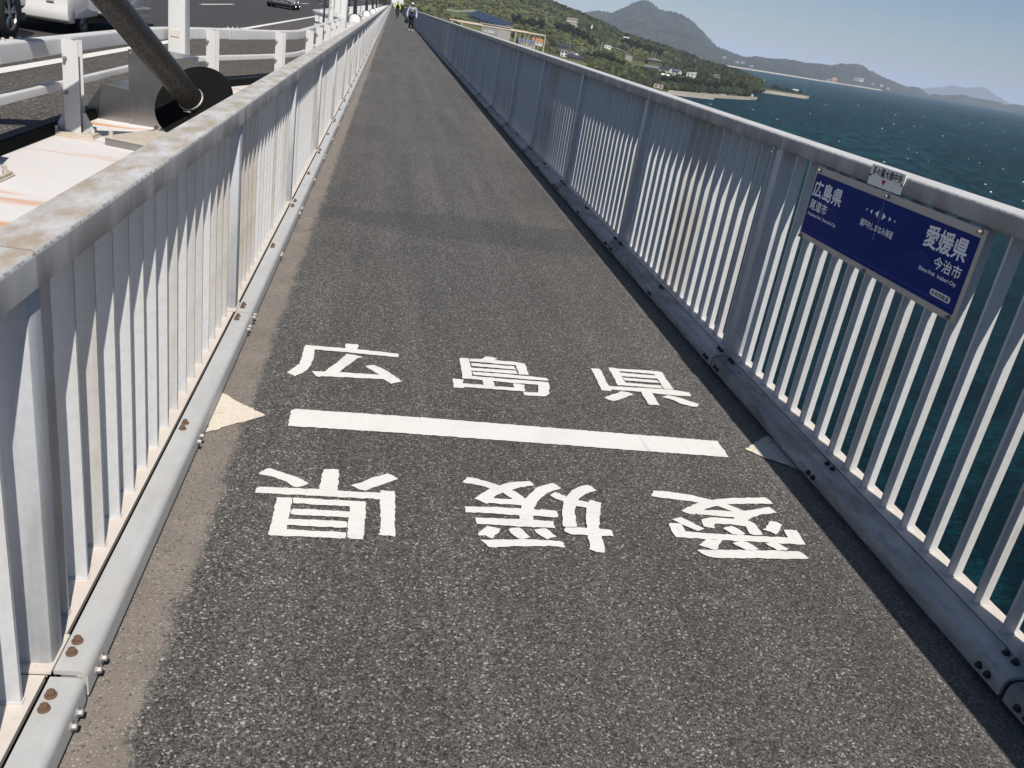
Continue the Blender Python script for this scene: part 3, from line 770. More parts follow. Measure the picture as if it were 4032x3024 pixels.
MB().lathe([(.14, 0), (.14, .03), (.075, .05), (.07, 4.2), (.0, 4.22)], n=20).build('shaft', 'white', T, smooth=True)
MB().box(.085, .235, -.09, .12, .78, 1.75).build('cabinet_box', 'white', T, bevel=.008)
for z in (.55, .92): link('bolt', sbolt, 'zincbolt', T, (0, -.072, z))
MB().tube((-.02, -.072, 1.0), (-.01, -.075, 2.8), .012, n=6).build('conduit', 'concrete', T)
T = thing('marker_post', 'thin grey marker post standing beside the white equipment pole', 'post', (-1.66, 23.6, DZ))
MB().tube((0, 0, 0), (0, 0, 1.24), .022, n=10).build('shaft', 'darksteel', T); MB().lathe([(.07, 0), (.07, .015)], n=12).build('foot', 'darksteel', T)
MB().box(-.035, .035, -.028, -.022, 1.1, 1.2).build('reflector', 'rust', T)
T = thing('control_cabinet', 'grey control cabinet on a short leg behind the white equipment pole', 'cabinet', (-1.44, 27.5, DZ))
MB().box(-.16, .16, -.13, .13, .40, 1.42).build('case', 'concrete', T, bevel=.01); MB().box(-.07, .07, -.06, .06, 0, .40).build('leg', 'darksteel', T)
MB().box(-.13, .13, -.137, -.131, .45, 1.36).build('door', 'white', T, bevel=.003)

# ------------------------------------------------------------------ platform outside the sea-side railing
T = thing('service_platform', 'steel service platform with weathered rails outside the sea-side railing', 'platform', (1.78, 26.2, 0))
PL = []
MB().box(0, 2.6, -.5, 3.0, -.10, -.04).build('floor_grating', 'concrete', T)
pr = plain('weathered_rail', (.50, .42, .33), .7, .1, .3, 8)
for z in (1.11, .62): MB().tube((.02, -.45, z), (2.55, -.45, z), .024, n=8).tube((2.55, -.45, z), (2.55, 2.9, z), .024, n=8).tube((2.55, 2.9, z), (.02, 2.9, z), .024, n=8).build('guard_bar', pr, T)
for x, y in ((.15, -.45), (.9, -.45), (1.7, -.45), (2.55, -.45), (2.55, 1.2), (2.55, 2.9), (1.2, 2.9), (.1, 2.9)): MB().tube((x, y, -.04), (x, y, 1.13), .022, n=8).build('rail_post', pr, T)
for k in range(7): MB().tube((1.55 + k * .14, -.45, -.04), (1.55 + k * .14, -.45, 1.11), .010, n=6).build('rail_bar', pr, T)
MB().box(.2, .5, -.3, 2.6, -.34, -.10).box(1.9, 2.2, -.3, 2.6, -.34, -.10).build('bracket_beam', 'white', T)
T = thing('equipment_box', 'grey steel box with a white label on the platform outside the railing', 'cabinet', (3.02, 26.7, -.04), radians(-40))
MB().box(-.31, .31, -.31, .31, .08, 1.19).build('case', 'concrete', T, bevel=.012); MB().box(-.33, .33, -.33, .33, 1.19, 1.22).build('lid', 'concrete', T, bevel=.005)
MB().box(-.18, .16, -.315, -.312, .98, 1.05).build('label_plate', 'white', T); MB().box(-.28, .28, -.28, .28, 0, .08).build('plinth', 'darksteel', T)
MB().box(.22, .25, -.335, -.312, .55, .75).build('door_handle', 'darksteel', T)

# ------------------------------------------------------------------ the measured bridge to metres
for _o in list(COL.objects):
    if _o.parent is None and _o not in (cam, sun):
        _o.location = _o.location * K; _o.scale = _o.scale * K
EYE *= K

# ------------------------------------------------------------------ vehicles (front towards -y)
GLASS = NM('car_glass').set((.015, .018, .02), .06, 0, .6); TYRE = plain('tyre_rubber', (.018, .018, .018), .85, 0, .2, 30)
RIM = NM('alloy_rim').set((.45, .45, .46), .25, .9); CHR = NM('chrome').set((.6, .6, .6), .15, 1.); LENS = NM('lamp_lens').set((.55, .56, .58), .12, .3)
AMB = flat_mat('amber_lens', (.7, .16, .01)); REDL = flat_mat('red_lens', (.35, .01, .01)); TRIM = plain('black_trim', (.016, .016, .017), .6)
def paint(n, c, metal=.3): 
    M = NM(n); return M.set(c, .28, metal, .5, **{'Coat Weight': .5, 'Coat Roughness': .08})
def wheel(T, x, y, r, w, side):
    t = MB().lathe([(r * .64, -w / 2), (r * .9, -w / 2), (r, -w * .36), (r, w * .36), (r * .9, w / 2), (r * .64, w / 2), (r * .62, 0)], (0, 0, 0), (1, 0, 0), 32).build('wheel', TYRE, T, smooth=True)
    t.location = (x, y, r)
    rm = MB(); rm.lathe([(r * .66, side * w * .28), (r * .66, side * w * .46), (r * .60, side * w * .46), (r * .57, side * w * .18)], (0, 0, 0), (1, 0, 0), 32)
    rm.lathe([(r * .15, side * w * .1), (r * .13, side * w * .42), (0, side * w * .43)], (0, 0, 0), (1, 0, 0), 14)
    for k in range(5):
        a = 2 * pi * k / 5 + .3
        for da in (-.16, .16):
            p0 = Vector((side * w * .36, cos(a) * r * .12, sin(a) * r * .12)); p1 = Vector((side * w * .33, cos(a + da) * r * .6, sin(a + da) * r * .6))
            rm.tube(p0, p1, r * .065, r * .055, 6)
    rm.build('rim', RIM, t, smooth=True)
    MB().lathe([(0, side * w * .05), (r * .58, side * w * .05)], (0, 0, 0), (1, 0, 0), 24).build('brake_disc', TRIM, t)
def loft(sections):
    m = MB(); n = len(sections[0])
    for s_ in sections: m.v += list(s_)
    for k in range(len(sections) - 1):
        for i in range(n):
            j = (i + 1) % n; m.f.append((k * n + i, k * n + j, (k + 1) * n + j, (k + 1) * n + i))
    m.f.append(tuple(range(n - 1, -1, -1))); m.f.append(tuple(range((len(sections) - 1) * n, len(sections) * n)))
    return m
def car(name, label, loc, pm, L, W, H, clear, belt, hood, r_w, wb, front_oh, suv=False, plate=True):
    T = thing(name, label, 'car', loc); hw = W / 2
    def sec(y, w, zl, zt, rd=.10):
        return [(-w + rd, y, zl), (-w, y, zl + rd), (-w * 1.0, y, (zl + zt) / 2), (-w + rd * .5, y, zt - rd * .5), (-w + rd * 1.6, y, zt), (w - rd * 1.6, y, zt), (w - rd * .5, y, zt - rd * .5), (w, y, (zl + zt) / 2), (w, y, zl + rd), (w - rd, y, zl)]
    body = loft([sec(0.0, hw * .80, clear + .10, hood * .82), sec(.08, hw * .92, clear + .02, hood * .92), sec(.35, hw * .98, clear, hood), sec(L * .26, hw, clear, belt * .985), sec(L * .5, hw, clear, belt), sec(L * .8, hw, clear, belt * 1.02), sec(L * .95, hw * .97, clear + .03, belt * 1.01), sec(L, hw * .90, clear + .12, belt * .94)])
    body.build('body', pm, T, bevel=.02, smooth=True)
    cw0, cw1 = hw * .94, hw * .74
    y0, y1, y2, y3 = (L * .26, L * .42, L * .80, L * .95) if not suv else (L * .27, L * .40, L * .92, L * .985)
    cab = MB(); cab.quadbox([(-cw0, y0, belt - .03), (cw0, y0, belt - .03), (cw0, y3, belt - .03), (-cw0, y3, belt - .03), (-cw1, y1, H), (cw1, y1, H), (cw1, y2, H), (-cw1, y2, H)])
    cab.build('cabin', pm, T, bevel=.06, smooth=True)
    def lerp(a, b, t): return tuple(a[i] + (b[i] - a[i]) * t for i in range(3))
    def pane(a, b, c_, d, n, k=.012):           # bottom-left, bottom-right, top-right, top-left
        nrm = Vector(n) * k; m_ = MB(); q = [Vector(lerp(a, d, .12)), Vector(lerp(b, c_, .12)), Vector(lerp(b, c_, .90)), Vector(lerp(a, d, .90))]
        ctr = sum(q, Vector()) / 4; q = [ctr + (v - ctr) * .94 + nrm for v in q]
        m_.v += [tuple(v) for v in q]; m_.f.append((0, 1, 2, 3)); return m_
    A1, B1, C1, D1 = (-cw0, y0, belt), (cw0, y0, belt), (cw1, y1, H), (-cw1, y1, H)
    pane(A1, B1, C1, D1, (0, -.8, .6)).build('windscreen', GLASS, T)
    A2, B2, C2, D2 = (cw0, y3, belt), (-cw0, y3, belt), (-cw1, y2, H), (cw1, y2, H)
    pane(A2, B2, C2, D2, (0, .8, .6)).build('rear_window', GLASS, T)
    for s_ in (-1, 1):
        fb, rb, rt, ft = (s_ * cw0, y0, belt), (s_ * cw0, y3, belt), (s_ * cw1, y2, H), (s_ * cw1, y1, H)
        for t0, t1 in ((.06, .47), (.50, .93)):
            pane(lerp(fb, rb, t0), lerp(fb, rb, t1), lerp(ft, rt, t1), lerp(ft, rt, t0), (s_, 0, .3)).build('side_window', GLASS, T)
        for yy in (front_oh, front_oh + wb):
            wheel(T, s_ * (hw - .07), yy, r_w, .215, s_)
            ar = MB(); n = 18
            for k in range(n):
                a0, a1 = pi * k / n, pi * (k + 1) / n; ro, ri = r_w * (1.34 if suv else 1.20), r_w * 1.08
                x_ = s_ * (hw + .004)
                ar.quadbox([(x_ - s_ * .03, yy + ri * cos(a0), r_w + ri * sin(a0)), (x_ - s_ * .03, yy + ri * cos(a1), r_w + ri * sin(a1)), (x_ - s_ * .03, yy + ro * cos(a1), r_w + ro * sin(a1)), (x_ - s_ * .03, yy + ro * cos(a0), r_w + ro * sin(a0)),
                            (x_, yy + ri * cos(a0), r_w + ri * sin(a0)), (x_, yy + ri * cos(a1), r_w + ri * sin(a1)), (x_ + s_ * .006, yy + ro * cos(a1), r_w + ro * sin(a1)), (x_ + s_ * .006, yy + ro * cos(a0), r_w + ro * sin(a0))])
            ar.build('fender_flare', TRIM if suv else pm, T)
            MB().lathe([(0, s_ * .001), (r_w * 1.10, 0)], (s_ * (hw + .0015), yy, r_w), (1, 0, 0), 30).build('wheel_well', TRIM, T)
        MB().ell((s_ * (hw + .09), y0 + .12, belt + .05), (.09, .05, .065), 10, 6).build('mirror', pm, T, smooth=True)
        hl = MB(); hl.quadbox([(s_ * hw * .50, -.004, hood * .62), (s_ * hw * .82, .03, hood * .64), (s_ * hw * .82, .10, hood * .64), (s_ * hw * .50, .08, hood * .62), (s_ * hw * .52, .02, hood * .78), (s_ * hw * .90, .09, hood * .86), (s_ * hw * .90, .2, hood * .86), (s_ * hw * .52, .15, hood * .78)])
        hl.build('headlight', LENS, T, bevel=.01)
        MB().box(s_ * hw * .66 - .10, s_ * hw * .66 + .10, -.008, .05, clear + .17, clear + .27).build('fog_lamp_recess', TRIM, T)
        MB().box(s_ * hw * .82 - .07, s_ * hw * .82 + .05, L - .03, L + .006, belt * .62, belt * .86).build('tail_light', REDL, T, bevel=.006)
    MB().quadbox([(-hw * .45, -.012, clear + .24), (hw * .45, -.012, clear + .24), (hw * .45, .05, clear + .24), (-hw * .45, .05, clear + .24), (-hw * .56, -.006, hood * .66), (hw * .56, -.006, hood * .66), (hw * .56, .05, hood * .66), (-hw * .56, .05, hood * .66)]).build('grille', TRIM, T)
    MB().box(-hw * .7, hw * .7, -.004, .06, clear + .07, clear + .13).build('bumper_lip', TRIM, T)
    MB().box(-hw * .95, hw * .95, .25, L - .2, clear - .08, clear + .02).build('underbody', TRIM, T)
    MB().box(-.52, .52, L - .02, L + .012, clear + .05, clear + .16).build('rear_bumper', TRIM, T)
    if plate: MB().box(-.165, .165, -.022, -.012, clear + .29, clear + .455).build('number_plate', 'white', T, bevel=.004)
    return T
ZR = .108
SILV = paint('silver_paint', (.42, .43, .45), .6); WHITEP = paint('white_car_paint', (.72, .72, .71), 0.); DARKP = paint('dark_car_paint', (.02, .022, .026), .3)
SUVP = paint('grey_suv_paint', (.30, .31, .32), .6)
car('parked_car', 'silver off-road car with black wheel arches on the road behind the guard rail', (-6.54, 11.26, ZR), SUVP, 4.5, 1.78, 1.80, .34, 1.08, 1.02, .365, 2.72, .80, suv=True, plate=False)['category'] = 'car'
bpy.data.objects['parked_car'].name = 'off_road_car'
car('small_car', 'small silver hatchback driving towards the walkway end on the open road', (-6.95, 60.1, ZR), SILV, 3.85, 1.69, 1.51, .20, .92, .78, .30, 2.43, .72)
car('dark_car', 'dark car far along the road beyond the lay-by', (-5.7, 112, ZR), DARKP, 4.3, 1.72, 1.47, .20, .93, .80, .31, 2.6, .8)
T = thing('camper_truck', 'white camper truck with a deep front bumper following the off-road car', 'truck', (-6.32, 16.9, ZR))
cabw = .86
b = loft([[(-cabw * .93, 0, .30), (-cabw * .93, 0, .62), (-cabw * .9, .10, 1.2), (cabw * .9, .10, 1.2), (cabw * .93, 0, .62), (cabw * .93, 0, .30)],
          [(-cabw, .28, .27), (-cabw, .28, .62), (-cabw * .98, .34, 1.2), (cabw * .98, .34, 1.2), (cabw, .28, .62), (cabw, .28, .27)],
          [(-cabw, 1.55, .30), (-cabw, 1.55, .62), (-cabw, 1.55, 1.2), (cabw, 1.55, 1.2), (cabw, 1.55, .62), (cabw, 1.55, .30)]])
b.build('cab', WHITEP, T, bevel=.03, smooth=True)
MB().quadbox([(-cabw * .9, .12, 1.19), (cabw * .9, .12, 1.19), (cabw, 1.55, 1.19), (-cabw, 1.55, 1.19), (-cabw * .82, .55, 1.95), (cabw * .82, .55, 1.95), (cabw * .9, 1.55, 1.98), (-cabw * .9, 1.55, 1.98)]).build('cab_top', WHITEP, T, bevel=.05, smooth=True)
MB().quadbox([(-cabw * .8, .145, 1.26), (cabw * .8, .145, 1.26), (cabw * .8, .16, 1.26), (-cabw * .8, .16, 1.26), (-cabw * .74, .51, 1.86), (cabw * .74, .51, 1.86), (cabw * .74, .55, 1.86), (-cabw * .74, .55, 1.86)]).build('windscreen', GLASS, T)
bp = MB().prism([(.0, .20), (-.10, .24), (-.13, .40), (-.10, .47), (-.12, .60), (.02, .63), (.25, .63), (.25, .20)], -cabw, cabw, 'yz').build('bumper', WHITEP, T, bevel=.025, smooth=True)
for s_ in (-1, 1): MB().box(s_ * .58 - .06, s_ * .58 + .06, -.128, -.10, .52, .58).build('fog_lamp', LENS, bp, bevel=.006)
for s_ in (-1, 1): MB().box(s_ * .62 - .14, s_ * .62 + .14, -.04, .06, .70, .92).build('headlight', LENS, T, bevel=.02)
MB().box(-.99, .99, 1.62, 4.95, .34, 2.75).build('box_body', WHITEP, T, bevel=.05, smooth=True)
MB().box(-.95, .95, 1.7, 4.9, .27, .36).build('side_skirt', CHR, T)
MB().box(.99, .997, 1.66, 4.9, .42, .45).build('trim_rail', 'concrete', T)
for yy in (1.9, 3.4): MB().box(.992, 1.0, yy, yy + .05, .75, .80).build('side_marker', AMB, T)
MB().box(.992, .999, 3.7, 4.4, 1.5, 2.1).build('side_window', GLASS, T)
for s_ in (-1, 1):
    for yy in (.75, 3.9): wheel(T, s_ * .74, yy, .30, .2, s_)
MB().box(-.7, .7, .2, 4.8, .16, .30).build('chassis', TRIM, T)

# ------------------------------------------------------------------ people
def remeshed(mb, vox=.014):
    me = mb.mesh('tmp'); o = bpy.data.objects.new('tmp', me); COL.objects.link(o)
    md = o.modifiers.new('r', 'REMESH'); md.mode = 'VOXEL'; md.voxel_size = vox
    sm = o.modifiers.new('s', 'SMOOTH'); sm.iterations = 3; sm.factor = .5
    bpy.context.view_layer.update()
    r = bpy.data.meshes.new_from_object(o.evaluated_get(bpy.context.evaluated_depsgraph_get()))
    bpy.data.objects.remove(o); r.materials.clear(); shade(r, 80)
    return r
SKIN = plain('skin', (.42, .25, .17), .6)
def cap(m, a, b, r0, r1): m.tube(a, b, r0, r1, 12); m.ell(a, (r0,) * 3, 12, 8); m.ell(b, (r1,) * 3, 12, 8)
def person(label, loc, J, cols, rz=0., extra=None, head_cover='hair', group=None):
    # J: joints; left and right as seen from the person; faces -y
    T = thing('person', label, 'person', loc, rz, group)
    def limb(m, seq, rs, g=0.):
        for (a, b), (ra, rb) in zip(zip(seq, seq[1:]), zip(rs, rs[1:])): cap(m, J[a], J[b], ra + g, rb + g)
    def torso(m, g=0.):
        pv, ch, nk = Vector(J['pelvis']), Vector(J['chest']), Vector(J['neck'])
        cap(m, pv, pv.lerp(ch, .5), .115 + g, .115 + g); cap(m, pv.lerp(ch, .5), ch, .115 + g, .125 + g)
        for s in 'LR': cap(m, pv, J['hip' + s], .10 + g, .09 + g); cap(m, ch, J['sh' + s], .11 + g, .062 + g)
    def hand(m, s, g=0.):
        w = Vector(J['wr' + s]); h = Vector(J['hd' + s]); d = (h - w).normalized(); a = d.orthogonal().normalized()
        cap(m, w, w + d * .05, .028, .036)
        for k in range(4):
            o = a * ((k - 1.5) * .018); L = (.075, .088, .082, .066)[k]
            mid = w + d * (.05 + L * .5) + o; tip = mid + (d * .7 + Vector((0, -.5, -.2))).normalized() * L * .5
            cap(m, w + d * .05 + o, mid, .010, .009); cap(m, mid, tip, .009, .008)
        cap(m, w + d * .02 + a * .025, w + d * .065 + a * .055, .011, .009)
    B = MB(); torso(B); cap(B, J['chest'], J['neck'], .07, .052); cap(B, J['neck'], J['head'], .05, .06)
    hd = Vector(J['head']); B.ell(hd + Vector((0, -.005, .03)), (.075, .095, .115), 16, 12); B.ell(hd + Vector((0, -.10, .015)), (.014, .02, .022), 8, 6)
    B.ell(hd + Vector((.076, 0, .02)), (.012, .02, .03), 8, 6); B.ell(hd + Vector((-.076, 0, .02)), (.012, .02, .03), 8, 6); B.ell(hd + Vector((0, -.07, -.05)), (.045, .04, .035), 10, 6)
    for s in 'LR':
        limb(B, ['sh' + s, 'el' + s, 'wr' + s], [.05, .042, .03]); hand(B, s)
        limb(B, ['hip' + s, 'kn' + s, 'an' + s], [.085, .055, .04]); cap(B, J['an' + s], J['toe' + s], .042, .035)
    link('body', remeshed(B, .011), SKIN, T)
    shirt = MB(); torso(shirt, .018)
    for s in 'LR': limb(shirt, ['sh' + s, 'el' + s, 'wr' + s], [.052, .045, .034], .018)
    cap(shirt, J['chest'], Vector(J['chest']).lerp(Vector(J['neck']), .6), .085, .068)
    link('shirt', remeshed(shirt), cols['shirt'], T)
    pants = MB()
    for s in 'LR':
        cap(pants, J['pelvis'], J['hip' + s], .128, .112)
        limb(pants, ['hip' + s, 'kn' + s], [.108, .075]); cap(pants, J['kn' + s], J['an' + s], .075, .062)
    link('trousers', remeshed(pants), cols['pants'], T)
    for s in 'LR':
        sh = MB(); a, t = Vector(J['an' + s]), Vector(J['toe' + s]); cap(sh, Vector((a.x, a.y, t.z + .01)), t, .05, .042); cap(sh, a, Vector((a.x, a.y, t.z + .02)), .046, .05)
        link('shoe', remeshed(sh), cols['shoe'], T)
    if head_cover == 'cap':
        m_ = MB(); m_.ell(hd + Vector((0, .004, .062)), (.087, .107, .10), 18, 12); h = link('cap', m_.mesh('cap', smooth=True), cols['cap'], T)
        MB().quadbox([hd + Vector(v) for v in ((-.07, -.19, .055), (.07, -.19, .055), (.08, -.07, .075), (-.08, -.07, .075), (-.07, -.19, .063), (.07, -.19, .063), (.08, -.07, .088), (-.08, -.07, .088))]).build('cap_peak', cols['cap'], h, bevel=.004)
    else:
        m_ = MB(); m_.ell(hd + Vector((0, .022, .055)), (.086, .098, .105), 16, 12); link('hair', m_.mesh('hair', smooth=True), cols['cap'], T)
    f = MB()
    for s in (-1, 1): f.ell(hd + Vector((s * .032, -.090, .035)), (.012, .008, .007), 8, 6)
    f.build('eyes', TRIM, T); MB().ell(hd + Vector((0, -.098, -.035)), (.022, .006, .006), 8, 6).build('mouth', cols.get('lip', SKIN), T)
    return T
def fabric(n, c): return plain(n, c, .85, 0, .18, 20, .2)
LBL = fabric('pale_blue_cloth', (.46, .53, .72)); DRK = fabric('dark_denim', (.012, .013, .018)); BLKF = fabric('black_cloth', (.012, .012, .013)); WHF = fabric('white_cloth', (.72, .72, .72))
HIV = fabric('yellow_green_cloth', (.42, .55, .06)); NAV = fabric('navy_cloth', (.012, .016, .035)); BLF = fabric('blue_cloth', (.03, .17, .50)); GRYF = fabric('grey_cloth', (.20, .19, .18))
def walk_pose(st=.10, lean=0., out=.0):
    return dict(pelvis=(0, 0, .93), chest=(0, -lean, 1.30), neck=(0, -lean - .01, 1.47), head=(0, -lean - .03, 1.585),
        hipL=(.085, 0, .90), hipR=(-.085, 0, .90), knL=(.095, -.05 - st, .50), knR=(-.09, .03, .50), anL=(.095, -.02 - st * 1.2, .09), anR=(-.09, .06 + st, .11), toeL=(.105, -.17 - st * 1.2, .04), toeR=(-.10, -.09 + st, .045),
        shL=(.185, -lean, 1.40), shR=(-.185, -lean, 1.40), elL=(.27 + out, .03, 1.13), elR=(-.27 - out, .0, 1.13), wrL=(.27 + out, -.05, .89), wrR=(-.27 - out, -.05, .89), hdL=(.27 + out, -.07, .78), hdR=(-.27 - out, -.07, .78))
W1 = (1.31, 61.8, 0)
person('walker in a white cap and pale blue shirt by the sea-side railing', W1, walk_pose(.05, .03, .03), dict(shirt=LBL, pants=DRK, shoe=WHF, cap=WHF), head_cover='cap')
T = thing('backpack', 'grey and black daypack worn across the chest of the white-capped walker', 'bag', (W1[0], W1[1] - .20, 1.02))
MB().quadbox([(-.13, -.10, 0), (.13, -.10, 0), (.14, .06, 0), (-.14, .06, 0), (-.11, -.09, .34), (.11, -.09, .34), (.13, .05, .36), (-.13, .05, .36)]).build('pack', GRYF, T, bevel=.03, smooth=True)
MB().box(-.10, .10, -.13, -.09, .04, .17).build('pocket', BLKF, T, bevel=.015)
for s in (-1, 1): MB().path([(s * .10, .04, .30), (s * .13, .08, .42), (s * .14, .18, .46), (s * .14, .34, .40), (s * .13, .36, .15)], .022, 6).build('strap', BLKF, T)
T = thing('shoulder_bag', 'black handbag hanging from the hand of the white-capped walker', 'bag', (W1[0] - .33, W1[1] - .06, .42))
MB().quadbox([(-.13, -.06, 0), (.13, -.06, 0), (.13, .06, 0), (-.13, .06, 0), (-.10, -.045, .25), (.10, -.045, .25), (.10, .045, .25), (-.10, .045, .25)]).build('bag_body', BLKF, T, bevel=.02, smooth=True)
MB().path([(-.07, 0, .25), (-.05, 0, .36), (.03, 0, .40), (.06, 0, .36), (.07, 0, .25)], .010, 6).build('handle', BLKF, T)
CY_ = (.52, 95.6, 0)
def bicycle(label, loc):
    T = thing('bicycle', label, 'bicycle', loc)
    for y in (0, 1.02):
        w = MB(); n = 28
        for k in range(n):
            a, b_ = 2 * pi * k / n, 2 * pi * (k + 1) / n; w.tube((0, y + .33 * cos(a), .345 + .33 * sin(a)), (0, y + .33 * cos(b_), .345 + .33 * sin(b_)), .017, n=6, caps=False)
        t = w.build('wheel', TYRE, T, smooth=True)
        sp_ = MB()
        for k in range(12): a = 2 * pi * k / 12; sp_.tube((0, y, .345), (0, y + .32 * cos(a), .345 + .32 * sin(a)), .003, n=4)
        sp_.lathe([(.03, -.04), (.03, .04)], (0, y, .345), (1, 0, 0), 10); sp_.build('spokes', 'zincbolt', t)
    f = MB(); f.tube((0, .16, .80), (0, .60, .28), .019).tube((0, .60, .28), (0, .70, .80), .018).tube((0, .70, .76), (0, .16, .78), .017).tube((0, .60, .28), (0, 1.02, .345), .012).tube((0, .70, .78), (0, 1.02, .345), .011).tube((0, .16, .84), (0, 0, .345), .016)
    f.build('frame', 'white', T, smooth=True)
    MB().path([(-.26, .10, .98), (-.12, .13, .99), (.12, .13, .99), (.26, .10, .98)], .014, 8).tube((0, .13, .99), (0, .16, .80), .015).build('handlebar', 'darksteel', T)
    MB().quadbox([(-.03, .52, .90), (.03, .52, .90), (.085, .80, .91), (-.085, .80, .91), (-.025, .52, .94), (.025, .52, .94), (.08, .80, .955), (-.08, .80, .955)]).tube((0, .69, .76), (0, .67, .91), .013).build('saddle', TRIM, T, bevel=.015)
    MB().lathe([(.09, -.05), (.09, -.035)], (0, .60, .28), (1, 0, 0), 20).tube((.05, .60, .28), (.09, .66, .13), .011).tube((-.05, .60, .28), (-.09, .54, .43), .011).build('crankset', 'darksteel', T)
    MB().box(-.13, .13, -.02, .10, .86, 1.04).build('front_bag', TRIM, T, bevel=.02)
    return T
bicycle('pale bicycle ridden down the walkway by the rider in yellow-green', CY_)
ride = dict(pelvis=(0, .68, 1.02), chest=(0, .45, 1.34), neck=(0, .38, 1.49), head=(0, .34, 1.60), hipL=(.085, .66, .99), hipR=(-.085, .66, .99), knL=(.11, .30, .72), knR=(-.12, .30, .90), anL=(.10, .58, .24), anR=(-.10, .46, .52), toeL=(.11, .44, .19), toeR=(-.11, .33, .47),
    shL=(.185, .42, 1.42), shR=(-.185, .42, 1.42), elL=(.27, .32, 1.20), elR=(-.27, .32, 1.20), wrL=(.25, .16, 1.03), wrR=(-.25, .16, 1.03), hdL=(.24, .08, .99), hdR=(-.24, .08, .99))
rc = person('cyclist in a yellow-green jacket with a dark front riding a pale bicycle', CY_, ride, dict(shirt=HIV, pants=BLKF, shoe=GRYF, cap=BLKF))
v_ = MB(); cap(v_, (0, .60, 1.06), (0, .42, 1.36), .112, .135); link('vest', remeshed(v_), BLKF, rc)
person('walker in dark navy clothes well beyond the cyclist', (1.60, 163, .0), walk_pose(.12, .02), dict(shirt=NAV, pants=NAV, shoe=WHF, cap=BLKF))
person('distant walker in a bright blue top near the white tower', (.0, 300, .0), walk_pose(.10), dict(shirt=BLF, pants=DRK, shoe=BLKF, cap=BLKF))
person('distant walker in dark clothes beside the one in blue', (.98, 318, .0), walk_pose(.08), dict(shirt=BLKF, pants=NAV, shoe=BLKF, cap=BLKF))

# ------------------------------------------------------------------ bridge tower
T = thing('bridge_tower', 'tall white bridge tower leg closing the far end of the walkway', 'tower', (2.7, 509, 0))
b = MB()
for z0, z1 in ((-36, 0), (0, 60), (60, 120)):
    def sx(z): return -.11 * max(z, 0)
    b.quadbox([(-3.2 + sx(z0), 0, z0), (3.2 + sx(z0), 0, z0), (3.2 + sx(z0), 8, z0), (-3.2 + sx(z0), 8, z0), (-2.9 + sx(z1), .3, z1), (2.9 + sx(z1), .3, z1), (2.9 + sx(z1), 7.7, z1), (-2.9 + sx(z1), 7.7, z1)])
b.build('leg', 'white', T)
MB().box(-3.6, 3.6, -.4, 8.4, -2.2, -.5).build('deck_collar', 'white', T); MB().box(-.03, .03, -.03, 0, .1, 50).build('panel_joint', 'darksteel', T)
MB().box(.9, 1.9, -.04, 0, .0, 2.1).build('door', 'concrete', T)

# ------------------------------------------------------------------ sea, islands
SEA = -36.0
m = MB(); NS = 72
m.v.append((0, 0, SEA)); m.v += [(58000 * cos(2 * pi * i / NS), 58000 * sin(2 * pi * i / NS), SEA) for i in range(NS)]
m.f += [(0, 1 + i, 1 + (i + 1) % NS) for i in range(NS)]
tag(m.build('sea', 'sea'), kind='structure')

wc = MB(); g_ = random.Random(21)                          # breaking crests
for k in range(230):
    r = 280 * (3600 / 280.) ** (g_.random() ** .7); a = g_.uniform(.10, .78); x, y = r * sin(a), r * cos(a); w = g_.uniform(.3, 1.0) * (1 + r / 2500.); d = g_.uniform(.25, .8); h = g_.uniform(.12, .35) * (1 + r / 1800.); t = .35 + g_.uniform(-.35, .35); n = len(wc.v)
    for u, v, z in ((-1, 0, -.05), (-.5, -d, -.05), (.1, -d * .8, -.05), (1, -.1, -.05), (.4, d * .6, -.05), (-.4, d * .7, -.05), (-.35, -.1, h), (.3, 0, h * .8)):
        wc.v.append((x + w * u * cos(t) - v * sin(t), y + w * u * sin(t) + v * cos(t), SEA + z))
    wc.f += [tuple(n + i for i in f) for f in ((0, 1, 6), (1, 2, 7, 6), (2, 3, 7), (3, 4, 7), (4, 5, 6, 7), (5, 0, 6))]
me = bpy.data.meshes.new('whitecaps'); me.from_pydata(wc.v, [], wc.f)
tag(link('whitecaps', me, 'foam'), 'scattered small white wave crests on the open strait', 'foam', kind='stuff')

def az_el(px, py):
    d = ray(px, py); return atan2(d[0], d[1]), math.atan2(d[2], math.hypot(d[0], d[1]))
def from_px(px, py, r):
    a, e = az_el(px, py); return (r * sin(a), r * cos(a), EYE + r * math.tan(e))
rs = np.random.RandomState(3)
_g = rs.rand(64, 64)
def vnoise(x, y):
    xi, yi = np.floor(x).astype(int), np.floor(y).astype(int); fx, fy = x - xi, y - yi
    fx = fx * fx * (3 - 2 * fx); fy = fy * fy * (3 - 2 * fy)
    a = _g[xi % 64, yi % 64]; b = _g[(xi + 1) % 64, yi % 64]; c = _g[xi % 64, (yi + 1) % 64]; d = _g[(xi + 1) % 64, (yi + 1) % 64]
    return (a * (1 - fx) + b * fx) * (1 - fy) + (c * (1 - fx) + d * fx) * fy
def fbm(x, y, o=4):
    s, a, t = 0., 1., 0.
    for k in range(o): s = s + a * vnoise(x * 2 ** k + 17 * k, y * 2 ** k + 31 * k); t += a; a *= .5
    return s / t
